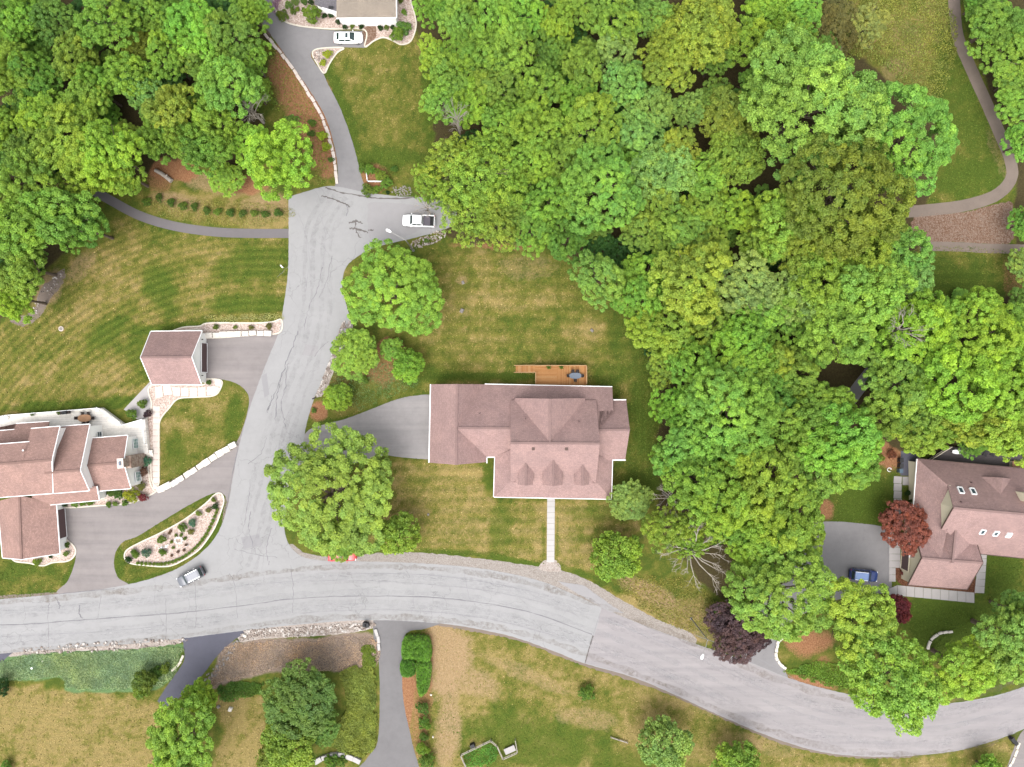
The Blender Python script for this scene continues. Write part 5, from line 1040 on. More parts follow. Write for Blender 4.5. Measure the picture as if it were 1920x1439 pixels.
bed('gravel_bed', [(118, 943), (160, 938), (190, 936), (215, 920), (240, 912), (245, 880), (258, 850), (280, 845), (285, 900), (296, 918), (270, 934), (240, 944), (190, 948), (125, 952)], .0215, M_GRAVEL_PINK)
bed('gravel_bed', [(26, 1046), (60, 1044), (108, 1040), (115, 1014), (124, 1012), (140, 1026), (141, 1040), (128, 1052), (100, 1055), (80, 1061), (55, 1056), (30, 1053)], .0215, M_GRAVEL_PINK)
bed('gravel_bed', [(325, 622), (345, 614), (374, 612), (395, 606), (480, 606), (510, 604), (528, 600), (524, 624), (480, 628), (384, 634), (376, 618)], .013, M_GRAVEL_PINK)
bed('gravel_bed', [(285, 722), (380, 722), (380, 712), (414, 713), (414, 728), (402, 742), (370, 745), (335, 748), (318, 765), (300, 790), (298, 830), (297, 915), (282, 905), (275, 830), (276, 785), (285, 760)], .013, M_GRAVEL_PINK)
bed('gravel_bed', [(514, 0), (514, -40), (640, -40), (770, -40), (770, 0), (778, 30), (780, 52), (770, 78), (752, 84), (735, 76), (718, 71), (700, 78), (684, 88), (684, 57), (620, 55), (560, 49), (530, 38), (516, 18)], .019, M_GRAVEL_PINK)
bed('gravel_bed', [(586, 102), (594, 93), (625, 90), (645, 91), (632, 100), (618, 120), (608, 138), (595, 120)], .019, M_GRAVEL_PINK)
sheet('flagstone_path', [(680, 58), (700, 44), (706, 60), (702, 74), (684, 86), (682, 75)], .0225, M_GRAVEL_BROWN, jag=.4)
sheet('mulch_bed', [(1678, 1068), (1680, 1085), (1690, 1097), (1705, 1100), (1760, 1104), (1800, 1110), (1826, 1114), (1832, 1106), (1828, 1085), (1800, 1070), (1710, 1060), (1690, 1060)], .022, M_MULCHBED, jag=.4)
sheet('patio', [(1689, 846), (1725, 846), (1722, 893), (1688, 892)], .018, M_DRIVE_DARK, False)
def slabs(root_name, label, quads, m, th=.07, cat='walkway', z=.02):
    c = W(*quads[0][0]); root = empty(root_name, (c.x, c.y, 0)); tag(root, label, cat)
    for q in quads:
        ctr = sum((W(*p) for p in q), Vector()) / len(q)
        MB().prism([tuple((W(*p) - ctr) * .985 + ctr)[:2] for p in q], .002, th).build('slab', m, root, world=True)
    return root
slabs('walkway', 'straight white concrete front walk from porch to roadside gravel', [[(1026 - k * .08, 930 + k * 10.4), (1040.5 - k * .08, 930 + k * 10.4), (1040.4 - k * .08, 940.2 + k * 10.4), (1025.9 - k * .08, 940.2 + k * 10.4)] for k in range(12)], M_CONC)
sheet('gravel_landing', [(1020, 1052), (1044, 1052), (1050, 1072), (1012, 1068)], .009, M_GRAVEL_PALE, jag=.6)
slabs('stepping_path', 'straight run of cream flagstones beside the stepped white house', [[(287 - (k > 13) * 1, 762 + k * 11.2), (300 - (k > 12) * 2, 762 + k * 11.2), (300 - (k > 12) * 2, 772.4 + k * 11.2), (287 - (k > 13) * 1, 772.4 + k * 11.2)] for k in range(14)], M_SLAB)
slabs('stepping_path', 'cream flagstones leading round the detached garage corner', [[(402, 712), (415, 713), (415, 726), (403, 723)], [(388, 726), (402, 724), (413, 728), (404, 741), (388, 742)], [(372, 727), (386, 726), (386, 743), (372, 744)], [(356, 727), (370, 727), (370, 744), (356, 744)], [(340, 727), (354, 727), (354, 743), (340, 744)], [(322, 726), (338, 727), (338, 743), (326, 742)], [(306, 722), (320, 723), (324, 740), (308, 742)], [(291, 726), (304, 724), (306, 744), (292, 748)]], M_SLAB)
L1 = [(1667, 1045), (1682, 1046)]
rq = []
for k in range(7): y0 = 1000 + k * 13; rq.append([(1667, y0), (1688 - (k > 4) * 9, y0 + .5), (1688 - (k > 4) * 9, y0 + 13), (1666.5, y0 + 12.6)])
for k in range(10): x0 = 1667 + k * 16; a = k * 1.55; rq.append([(x0, 1096 + a + (8 if k == 0 else 0)), (x0 + 15.6, 1097.4 + a), (x0 + 15.6, 1117 + a), (x0, 1115.6 + a)])
for k in range(6): y0 = 1112 - 13 * k; rq.append([(1828 + k * 1.4, y0 - 13), (1846 + k * .9, y0 - 12), (1845 + k * .9, y0 + .6), (1827 + k * 1.4, y0)])
slabs('walkway', 'pale concrete slab walk wrapping round the side garage', rq, M_CONC2, .06, z=.03)
slabs('walkway', 'pale concrete slab walk beside the red-leaved maple', [[(1676, 893 + k * 14), (1691, 894 + k * 14), (1690, 907.4 + k * 14), (1675, 906.4 + k * 14)] for k in range(7)] + [[(1692, 894), (1709, 894), (1709, 910), (1692, 910)]], M_CONC2, .06)
M_RUBBLE = simple('brown_rubble_stone', alb(190, 164, 146), .9, .3, 3.0)
# loose stone strips
sheet('gravel_strip', [(462, 1176), (560, 1168), (696, 1160), (700, 1178), (620, 1191), (500, 1198), (450, 1204)], .006, M_GRAVEL_PALE, jag=1, seed=5)
sheet('gravel_strip', [(642, 606), (657, 598), (660, 626), (642, 662), (624, 702), (608, 738), (592, 744), (602, 712), (620, 665)], .006, M_GRAVEL_PALE, jag=1, seed=6)

rocks('river_rock', [(640, 610), (656, 600), (658, 625), (640, 660), (622, 700), (606, 735), (594, 742), (604, 712), (622, 665)], 520, (.15, .42), M_ROCK, 'strip of mixed river rocks between street and mulch bed', 1)
rocks('river_rock', [(462, 1182), (560, 1176), (690, 1168), (696, 1178), (620, 1190), (500, 1196), (455, 1200)], 760, (.15, .45), M_ROCK, 'strip of pale river rocks along the lower road edge', 2)
rocks('river_rock', [(800, 442), (826, 432), (835, 444), (800, 462), (770, 466), (775, 452)], 160, (.15, .4), M_ROCK, 'patch of rocks at the street end by the white pickup', 3)
rocks('river_rock', [(740, 350), (770, 352), (768, 366), (738, 366)], 90, (.12, .35), M_ROCKG, 'patch of grey rocks at the shrub bed by the street end', 4)
rocks('river_rock', [(1722, 402), (1800, 400), (1890, 384), (1892, 450), (1800, 452), (1722, 448)], 700, (.06, .22), M_RUBBLE, 'rubble stones between the two dirt tracks', 5)
rocks('river_rock', [(60, 585), (75, 548), (105, 516), (120, 510), (110, 535), (85, 572), (50, 604)], 70, (.1, .4), M_ROCK, 'pale stones in the strip beside the mown lawn and wood', 6)
rocks('river_rock', [(586, 104), (596, 95), (612, 96), (606, 112), (596, 116)], 40, (.2, .5), M_ROCK, 'rounded rocks at the tip of the small gravel bed', 7)
rocks('river_rock', [(440, 1204), (454, 1202), (424, 1242), (388, 1286), (344, 1328), (332, 1328), (376, 1278), (412, 1240)], 130, (.12, .5), M_ROCKG, 'stones edging the dark sealed driveway', 8)
rocks('river_rock', [(60, 1214), (330, 1198), (335, 1206), (260, 1216), (60, 1226)], 150, (.15, .6), M_ROCK, 'pale stones along the lower road verge', 10)
for i, (x, y, s, lb) in enumerate([(866, 583, .9, 'grey boulder in the back lawn near the street tree'), (868, 530, .7, 'small flat boulder in the back lawn'), (1110, 620, .7, 'grey stone in the back lawn by the wood edge'), (803, 965, .55, 'pale round stone on the front lawn'), (410, 1325, .8, 'grey rock beside the dark driveway tree'), (432, 1330, 1.0, 'pale slab rock at the dry grass patch'), (460, 1192, .8, 'white rock at the road edge river rocks'), (808, 1303, .45, 'pale round stone by the side driveway hedge'), (812, 1382, .45, 'small pale stone at the side driveway planting'), (80, 1240, .4, 'white stone in the blue-green ground cover')]):
    p = W(x, y); o = MB().rock((0, 0, -.05), (s, s * .8, s * .5)).build('boulder', M_ROCKG if i < 5 else M_STONEW, bevel=.08); o.location = (p.x, p.y, 0); tag(o, lb, 'rock')
lg = empty('fallen_log', W(308, 330), R(-32)); tag(lg, 'pale fallen log on the red mulch under the wood edge', 'log')
MB().tube([(-1.6, 0, .32), (-.5, .08, .36), (.6, 0, .34), (1.7, -.1, .3)], [.3, .34, .33, .4], 10).build('trunk', DEADW, lg); MB().tube([(.4, 0, .5), (.8, .4, .8)], [.14, .08], 7).build('branch_stub', DEADW, lg)
# ground cover masses
cover('ground_cover', [(0, 1240), (60, 1226), (160, 1222), (330, 1212), (338, 1235), (318, 1278), (260, 1294), (135, 1294), (112, 1272), (0, 1276)], 34000, .4, .17, (158, 180, 140), 'blue-green juniper ground cover along the road', 1)
cover('ground_cover', [(430, 1208), (560, 1200), (698, 1194), (700, 1252), (600, 1258), (520, 1258), (420, 1282), (388, 1288), (405, 1255)], 26000, .2, .16, (194, 172, 160), 'purplish brown heath ground cover below the river rocks', 2, kk=2.1)
cover('ground_cover', [(640, 1258), (700, 1245), (706, 1300), (706, 1390), (680, 1418), (625, 1405), (622, 1370), (650, 1330), (645, 1290)], 26000, .7, .22, (144, 158, 76), 'dense olive ground cover beside the side driveway', 3)
cover('ground_cover', [(415, 1282), (490, 1275), (492, 1302), (440, 1315), (412, 1312)], 6000, .5, .2, (96, 132, 54), 'green low hedge mass above the dry grass patch', 4)
cover('ground_cover', [(678, 1214), (702, 1212), (704, 1250), (680, 1250)], 3500, .5, .2, (128, 148, 60), 'small olive shrub mass at the side driveway mouth', 5)
cover('weeds', [(510, 100), (540, 110), (600, 220), (622, 330), (590, 340), (560, 220), (505, 200)], 2200, .25, .2, (132, 150, 64), 'loose green weeds over the mulch bank', 6)
cover('weeds', [(280, 375), (530, 385), (535, 420), (420, 425), (300, 405)], 5000, .18, .18, (150, 150, 84), 'straw-green weeds above the curved footpath', 7)
cover('weeds', [(1160, 1085), (1300, 1090), (1370, 1180), (1290, 1185), (1200, 1140)], 7000, .2, .2, (146, 144, 74), 'dry weeds on the verge below the bleached dead tree', 8)
cover('weeds', [(1560, 0), (1770, 0), (1790, 120), (1740, 200), (1640, 120), (1550, 100)], 16000, .35, .24, (148, 156, 78), 'rough tall grass of the meadow beside the dirt track', 9)
cover('weeds', [(640, 690), (720, 680), (790, 715), (720, 750), (660, 770), (620, 720)], 3000, .2, .18, (124, 156, 100), 'sparse green weeds in the street-side mulch bed', 10)
cover('weeds', [(385, 592), (440, 590), (520, 588), (524, 602), (400, 605)], 2200, .25, .16, (176, 176, 116), 'pale flowering grass above the gravel bed', 11)
cover('weeds', [(1470, 1255), (1560, 1240), (1600, 1290), (1560, 1290), (1490, 1268)], 4000, .3, .22, (120, 156, 60), 'leafy green ground cover under the feathery roadside tree', 12)
cover('lavender', [(512, 0), (528, 0), (520, 18), (514, 26)], 900, .4, .14, (176, 140, 176), 'mauve flowering border at the driveway edge', 13)
# shrubs and bedding plants
def plant(x, y, rpx, key, col, name, label, group=None, kk=1.35, hs=None): return tree(x, y, rpx, key, col, name, label, 'plant' if key == 'P' else 'shrub', group, hs=hs, kk=kk)
hedge = catmull([(252, 1056), (275, 1057), (300, 1058), (320, 1055), (345, 1044), (368, 1026), (385, 1005), (398, 980), (408, 955)], False, 20); hl = 'small clipped lime-green plant in the row edging the island bed'
acc = 0; last = hedge[0]
for p in hedge:
    acc += (p - last).length; last = p
    if acc > 6.6: acc = 0; plant(p.x, p.y, 3.6, 'P', 'y', 'bedding_plant', hl, 'plants edging the island bed')
for x, y, r, c, lb in [(303, 1012, 9, 'g', 'leafy green shrub on the island bed beside the pale boulder ring'), (342, 990, 8, 'g', 'leafy green shrub on the island bed nearer its narrow tip'), (373, 963, 6, 'y', 'yellow-green shrub in the narrow half of the island bed'), (404, 949, 6.5, 'k', 'dark flat shrub at the narrow tip of the island bed'), (252, 1036, 7, 'g', 'green shrub at the blunt end of the island bed'), (256, 1042, 6, 'g', 'green shrub touching the blunt-end bed edging'), (241, 1049, 6.5, 'k', 'very dark shrub at the blunt end of the island bed'), (275, 1037, 9, 't', 'teal spiky shrub in the wide half of the island bed'), (305, 1035, 7, 'g', 'green shrub in the middle of the island bed'), (362, 980, 8, 't', 'teal spiky shrub in the narrow half of the island bed'), (358, 997, 6, 'h', 'straw-coloured grass clump on the island bed'), (392, 956, 6, 'h', 'straw-coloured grass clump near the island bed tip'), (401, 937, 5, 'o', 'olive clump at the island bed tip')]: plant(x, y, r, 'S', c, 'shrub', lb, kk=1.25)
for x, y in ((330, 1004), (340, 1003), (347, 1010), (322, 1016), (325, 1027)): plant(x, y, 3.4, 'P', 'o', 'bedding_plant', 'small olive tuft ringing the pale boulders in the island bed', 'tufts round the island boulders')
for x, y in ((334, 1035), (322, 1042), (345, 1032), (318, 1000), (349, 1022), (320, 996)): plant(x, y, 3.0, 'P', 'n', 'bedding_plant', 'small brownish tuft dotted on the island bed gravel', 'brown tufts on the island bed')
rg = empty('boulder_ring', W(336, 1013)); tag(rg, 'cluster of white boulders in the middle of the island bed', 'rocks')
for k in range(9): a = k * .698; p = W(336 + 7 * math.cos(a), 1013 + 5.5 * math.sin(a)); MB().rock((p.x, p.y, -.03), (.55, .5, .35)).build('boulder', M_STONEW, rg, world=True, bevel=.06)
for x, y, r, c, lb in [(215, 922, 11, 'd', 'dark green shrub in the front bed of the stepped house'), (223, 927, 9, 'd', 'dark green shrub beside the yellow shrub at the stepped house'), (247, 930, 14, 'w', 'bright yellow shrub at the stepped white house'), (269, 933, 9, 'm', 'low maroon shrub next to the bright yellow shrub'), (235, 944, 6, 'g', 'small green shrub near the bright yellow shrub'), (217, 945, 5.5, 'g', 'small green shrub at the driveway-side bed edge'), (205, 946, 6, 'g', 'green shrub at the bend of the front bed'), (121, 946, 6, 'k', 'dark shrub beside the brown garage door'), (140, 944, 8, 'g', 'first round green shrub of the row below the entry roof'), (157, 943, 7, 'g', 'middle round green shrub of the row below the entry roof'), (171, 942, 7, 'g', 'last round green shrub of the row below the entry roof'), (274, 865, 10, 't', 'teal spiky shrub beside the stone chimney'), (270, 884, 9, 'n', 'brownish grass clump below the stone chimney'), (266, 912, 8, 'h', 'straw-coloured grass clump by the flagstone run'), (267, 757, 9, 'o', 'olive shrub on the concrete apron edge'), (247, 776, 11, 'g', 'bright green shrub at the terrace corner'), (278, 777, 8, 'p', 'dark purplish shrub at the terrace corner'), (124, 1022, 6, 'd', 'dark green shrub at the garage wing bed'), (125, 1038, 6, 'g', 'green shrub at the rounded garage wing bed end'), (70, 1053, 8, 'v', 'lime shrub in the bed below the garage wing'), (95, 1044, 4, 'k', 'dark small shrub against the garage wing'), (405, 614, 5.5, 'o', 'olive tuft nearest the garage in the gravel strip'), (441, 614, 4.5, 'o', 'second olive tuft along the gravel strip'), (471, 614, 5, 'h', 'straw tuft along the gravel strip above the stone wall'), (505, 612, 6, 'h', 'straw tuft at the street end of the gravel strip'), (392, 718, 5, 'd', 'dark tuft at the garage door corner')]: plant(x, y, r, 'S', c, 'shrub', lb, kk=1.25)
for x, y, r, c, lb in [(542, 10, 8, 's', 'outermost grey-green round shrub beside the slate wing'), (554, 5, 8, 's', 'second grey-green round shrub beside the slate wing'), (570, 4, 7, 'd', 'third round shrub beside the slate wing'), (583, 5, 6, 'k', 'dark round shrub nearest the slate wing'), (529, 31, 11, 'o', 'wide olive shrub at the gravel bed corner by the driveway'), (549, 22, 6, 'o', 'olive shrub between gravel and slate wing'), (558, 18, 5, 'y', 'small yellow-green shrub by the slate wing'), (585, 27, 17, 'y', 'large yellow-green clipped shrub in the gravel bed'), (570, 19, 5, 'y', 'small shrub touching the large yellow-green clipped one'), (746, 64, 15, 'g', 'large green shrub at the rounded bed end'), (757, 52, 13, 'b', 'bluish green shrub at the rounded bed end'), (758, 24, 6, 'v', 'lime shrub beside the porch side wall'), (752, 2, 5, 'o', 'olive shrub by the porch side wall'), (615, 102, 9, 'w', 'yellow flowering shrub on the small gravel bed'), (606, 118, 7, 'w', 'yellow flowering shrub toward the gravel bed point')]: plant(x, y, r, 'S', c, 'shrub', lb, kk=1.25)
for x, y in ((609, 31), (621, 30), (634, 41), (647, 51), (678, 50), (713, 54), (737, 53)): plant(x, y, 5.4, 'S', 'k', 'clipped_shrub', 'small dark green clipped ball shrub in the gravel by the white porch', 'clipped ball shrubs by the white porch', kk=1.2)
for x, y in ((661, 50), (724, 52)): plant(x, y, 5, 'S', 'o', 'clipped_shrub', 'small olive clipped shrub between dark ball shrubs by the porch', 'olive shrubs by the white porch')
for i, (x, y) in enumerate(((275, 378), (299, 372), (322, 380), (343, 386), (366, 388), (388, 395), (409, 397), (432, 399), (455, 401), (478, 400), (498, 402), (522, 399))): plant(x, y, 8, 'S', 'd' if i % 3 else 'g', 'shrub', 'small dark green shrub in the row above the curved footpath', 'shrub row above the footpath', kk=1.2)
for x, y, r, c, lb in [(548, 226, 13, 'b', 'bluish green shrub alone on the mulch bank'), (585, 232, 8, 'g', 'round green shrub high on the mulch bank'), (584, 252, 7, 'd', 'round dark green shrub mid mulch bank'), (579, 277, 8, 'd', 'round dark green shrub low on the mulch bank'), (512, 190, 9, 'g', 'green shrub at the wood edge of the mulch bank'), (605, 255, 10, 'w', 'yellow flowering shrub along the stone border'), (612, 275, 9, 'w', 'lower yellow flowering shrub along the stone border'), (621, 300, 6, 'd', 'small green shrub near the stone border end'), (680, 316, 9, 'g', 'green shrub at the driveway edge of the fenced bed'), (695, 318, 11, 'g', 'round green shrub inside the white corner fence'), (716, 330, 13, 'y', 'largest round shrub beside the white corner fence'), (724, 345, 12, 'g', 'round green shrub below the white corner fence'), (690, 356, 12, 'o', 'olive spreading shrub at the street end bed'), (705, 357, 9, 'g', 'low green shrub at the street end bed'), (727, 362, 4, 'k', 'tiny dark shrub at the street end rocks'), (740, 318, 7, 'd', 'dark grass clump on the lawn edge by the fenced bed'), (1099, 1298, 15, 'g', 'lone round green bush on the dry roadside slope'), (792, 1327, 13, 'd', 'green bush below the pale round stone'), (797, 1355, 12, 'g', 'green bush in the middle of the red mulch strip'), (795, 1380, 9, 'd', 'dark green bush by the small pale stone'), (793, 1402, 13, 'v', 'bright lime bush in the red mulch strip'), (800, 1425, 14, 'g', 'green bush at the lower end of the mulch strip'), (622, 1430, 14, 'g', 'green shrub inside the curved pale stone wall'), (640, 1428, 10, 'g', 'second green shrub inside the curved pale stone wall'), (6, 1288, 17, 'k', 'dark clipped shrub at the edge of the dry lawn'), (14, 1438, 12, 'g', 'green shrub at the far corner of the dry lawn'), (588, 770, 5, 'b', 'small bluish shrub at the driveway mouth bed'), (684, 712, 8, 'g', 'green tuft on the street-side mulch bed'), (310, 1253, 11, 'o', 'olive shrub at the edge of the dark sealed driveway'), (295, 1262, 12, 'd', 'dark shrub in the juniper by the dark driveway'), (272, 1275, 22, 'o', 'wide olive shrub at the juniper edge'), (265, 1295, 16, 'y', 'yellow-green shrub on the dry lawn edge'), (1672, 852, 9, 'r', 'red shrub beside the patio of the skylights house'), (1648, 860, 9, 'y', 'yellow-green shrub at the mulch edge of the shaded lawn'), (1694, 1075, 5, 'm', 'maroon shrub beside the grey garage door'), (1708, 940, 7, 'k', 'dark shrub in the gap of the concrete walk'), (1702, 925, 6, 'k', 'dark low shrub between walk and house wall'), (880, 420, 10, 'd', 'dark shrub beneath the overhanging street trees'), (800, 452, 5, 'g', 'small green shrub by the street lamp')]: plant(x, y, r, 'S' if r < 20 else 'R', c, 'shrub', lb, kk=1.35)

# ---------------------------------------------------------------- turf: short grass tufts over the lawns (nobody could count them)
def turf(name, pts, dens, label, seed, size=.2, h=.07):
    q = [(p.x, p.y) for p in catmull(pts)]; xs = [p[0] for p in q]; ys = [p[1] for p in q]; rs = np.random.RandomState(seed)
    x0, x1, y0, y1 = max(-25, min(xs)), min(1945, max(xs)), max(-25, min(ys)), min(1465, max(ys)); n = int((x1 - x0) * (y1 - y0) * G * G * dens)
    x = rs.uniform(x0, x1, n); y = rs.uniform(y0, y1, n); ok = in_poly(x, y, q)
    for pl in AVOID: ok &= ~in_poly(x, y, pl)
    x, y = x[ok], y[ok]; n = len(x)
    gi = np.clip(np.searchsorted(gy, -(y - 719.5) * G), 0, len(gy) - 1); gj = np.clip(np.searchsorted(gx, (x - 960) * G), 0, len(gx) - 1)
    s = {k: M[k][gi, gj] for k in M}
    keep = rs.rand(n) > np.clip(s['bare'] * 1.1 + s['mulch'] * 1.1 + s['litter'], 0, .97)
    d = np.clip(s['dry'] + rs.normal(0, .17, n) + (fbm(x + 50, y + 50, 5, 40, 2) - .5) * .9, 0, 1)[:, None]; lu = np.clip(s['lush'] * .8 + rs.normal(0, .1, n), 0, .85)[:, None]
    A3 = lambda r, g, b: np.array(alb(r, g, b)[:3])
    stops = [(0, A3(98, 120, 48)), (.35, A3(130, 136, 60)), (.65, A3(162, 152, 82)), (1.0, A3(204, 182, 122))]
    c = np.zeros((n, 3))
    for (p0, c0), (p1, c1) in zip(stops, stops[1:]):
        w = np.clip((d - p0) / (p1 - p0), 0, 1); c = np.where(d >= p0, c0 * (1 - w) + c1 * w, c)
    c = c * (1 - lu) + A3(104, 130, 50) * lu
    c = c * (1 + .22 * np.clip(s['stripe'], -1, 1))[:, None] * np.clip(rs.normal(1.26, .22, n), .6, 1.9)[:, None]
    P = np.stack([(x - 960) * G, -(y - 719.5) * G, .012 + h * rs.rand(n) ** 2], -1)[keep]; c = c[keep]; n = len(P)
    me = leaf_mesh(name, P, unit(rs.normal(0, .35, (n, 3)) + np.array([0, 0, 1.3])), size * rs.uniform(.6, 1.5, n), rs, np.zeros(n), np.zeros(n), 1.6, .3)
    at = me.attributes.new('tuft', 'FLOAT_COLOR', 'FACE'); at.data.foreach_set('color', np.concatenate([c, np.ones((n, 1))], 1).astype(np.float32).ravel())
    me.materials.clear(); me.materials.append(M_TUFT); o = bpy.data.objects.new(name, me); COL.objects.link(o); tag(o, label, 'grass', kind='stuff'); return n
M_TUFT = mat('grass_tufts', rough=.9, spec=.1); _t = NT(M_TUFT); _t.color(_t.attr('tuft').outputs['Color'])
def P2(pts, sm=True): return [(p.x, p.y) for p in smooth_px(pts, sm)]
AVOID = [P2(ROAD)] + [P2(p) for _, p, _ in drv] + [P2(ISL)]
for nm in ('gravel_bed', 'gravel_bed.001', 'gravel_bed.002', 'gravel_bed.003', 'gravel_bed.004', 'gravel_bed.005', 'gravel_bed.006', 'mulch_bed', 'patio', 'concrete_apron', 'rubble_bank', 'gravel_shoulder', 'gravel_shoulder.001'):
    ob = bpy.data.objects.get(nm)
    if ob: AVOID.append([(960 + v.co.x / G, 719.5 - v.co.y / G) for v in ob.data.vertices])
AVOID += [[(236, 760), (285, 710), (305, 720), (300, 900), (280, 905), (-30, 1060), (-30, 790)], [(1022, 925), (1044, 925), (1044, 1062), (1022, 1062)], [(1662, 985), (1712, 985), (1712, 890), (1662, 890)], [(1664, 1040), (1850, 1040), (1850, 1132), (1664, 1118)]]
for cl, wd in (([(150, 345), (200, 372), (260, 404), (325, 424), (400, 435), (470, 438), (545, 438)], 10), ([(1788, -40), (1790, 20), (1797, 72), (1822, 132), (1848, 190), (1874, 250), (1894, 300), (1896, 335), (1868, 366), (1812, 385), (1735, 395)], 12)):
    cc = catmull(cl, False); L = off([(p.x, p.y) for p in cc], wd); Rr_ = off([(p.x, p.y) for p in cc], -wd); AVOID.append(L + Rr_[::-1])
ISLG = [(214, 1060), (218, 1036), (232, 1016), (300, 980), (398, 926), (424, 930), (418, 985), (400, 1025), (330, 1068), (240, 1097), (222, 1084)]
for i, (pl, dn, lb) in enumerate([(LAWN_W, 26, 'mown striped grass of the wide lawn below the footpath'), (LAWN_T, 26, 'mown grass of the lawn beside the winding driveway'), (LAWN_B, 26, 'mown grass of the back lawn behind the timber deck'), (LAWN_F, 26, 'dry mown grass of the front lawn by the concrete walk'), (LAWN_Y, 26, 'mown grass of the small lawn inside the stone wall'), (ISLG, 30, 'grass verge round the island gravel bed'),
        ([(-25, 1058), (30, 1056), (80, 1063), (130, 1054), (142, 1050), (128, 1088), (105, 1112), (-25, 1122)], 26, 'grass verge below the garage wing bed'), ([(-25, 1285), (130, 1300), (260, 1300), (300, 1335), (285, 1465), (-25, 1465)], 22, 'dry yellowed grass lawn below the juniper'), ([(412, 1312), (490, 1302), (500, 1380), (480, 1465), (395, 1465), (420, 1370)], 22, 'dry grass patch between the low trees'),
        ([(812, 1178), (960, 1204), (1095, 1254), (1250, 1306), (1440, 1390), (1600, 1426), (1800, 1416), (1890, 1390), (1885, 1465), (800, 1465), (808, 1300)], 20, 'dry meadow grass below the curved road'), ([(1045, 1075), (1120, 1090), (1250, 1080), (1350, 1130), (1370, 1180), (1290, 1192), (1180, 1130), (1080, 1085)], 20, 'dry verge grass above the curved road'),
        ([(1560, 900), (1675, 870), (1672, 985), (1560, 975)], 26, 'shaded green lawn beside the red-leaved maple'), ([(1690, 1128), (1840, 1140), (1855, 1045), (1945, 1050), (1945, 1260), (1760, 1260), (1710, 1190)], 26, 'green lawn round the side garage walk'), ([(1690, 475), (1895, 475), (1900, 580), (1690, 600)], 22, 'green grass below the rubble bank'), ([(1740, 120), (1790, 40), (1845, 195), (1885, 300), (1860, 360), (1745, 382), (1735, 300)], 22, 'green grass strip inside the dirt track bend'), ([(640, 790), (700, 772), (800, 735), (800, 722), (760, 715), (700, 755), (600, 790)], 26, 'green grass strip above the house driveway'), ([(1150, 690), (1240, 690), (1250, 880), (1150, 890)], 26, 'shaded grass between the house and the wood')]):
    turf('grass', pl, dn, lb, 100 + i)

def hedge(name, pts, h, n, col, label, seed=0, kk=2.0):
    """clipped hedge: leaf sprays over its top and sides round a woody core"""
    rs = np.random.RandomState(seed); q = smooth_px(pts); qq = [(p.x, p.y) for p in q]; c = W(sum(p[0] for p in qq) / len(qq), sum(p[1] for p in qq) / len(qq))
    o = empty(name, c); tag(o, label, 'hedge')
    xy = scatter(pts, n, seed); ed = poly_dist(xy[:, 0], xy[:, 1], qq) * G
    top = h * np.minimum(1, .62 + .5 * np.sqrt(np.clip(ed, 0, .9))) * (.9 + .25 * fbm(xy[:, 0] + 20, xy[:, 1] + 20, 9, seed + 2))
    side = rs.rand(n) < np.clip(1 - ed / .8, 0, .6); z = np.where(side, top * rs.uniform(.05, 1, n), top * rs.uniform(.86, 1.05, n))
    P = np.stack([(xy[:, 0] - 960) * G - c.x, -(xy[:, 1] - 719.5) * G - c.y, z], -1)
    N = unit(rs.normal(0, .5, (n, 3)) + np.array([0, 0, 1.0])); v = fbm(xy[:, 0] + 10, xy[:, 1] + 10, 5, seed + 4, 2)
    me = leaf_mesh('foliage', P, N, .17 * rs.uniform(.6, 1.4, n), rs, .5 + rs.normal(0, .2, n), v + rs.normal(0, .15, n)); fo = bpy.data.objects.new('foliage', me); COL.objects.link(fo); fo.parent = o; fo.color = alb(*col, k=kk)
    core = [W(p[0] + (960 + c.x / G - p[0]) * .12, p[1] + (719.5 - c.y / G - p[1]) * .12) for p in qq]
    MB().prism([(p.x, p.y) for p in core], .02, h * .66).build('core', BARK, o, world=True)
hedge('hedge', [(757, 1196), (770, 1188), (800, 1188), (809, 1200), (809, 1232), (788, 1234), (772, 1230), (756, 1228)], 1.9, 9000, (112, 160, 60), 'broad clipped green hedge at the side driveway mouth', 1)
hedge('hedge', [(752, 1240), (762, 1231), (778, 1236), (780, 1258), (768, 1266), (754, 1262)], 1.5, 3600, (96, 146, 56), 'rounded darker hedge mound leaning to the side driveway', 2)
hedge('hedge', [(783, 1236), (808, 1236), (809, 1262), (804, 1290), (790, 1302), (784, 1288), (782, 1262)], 1.6, 5200, (110, 158, 60), 'clipped green hedge tapering down the red mulch strip', 3)
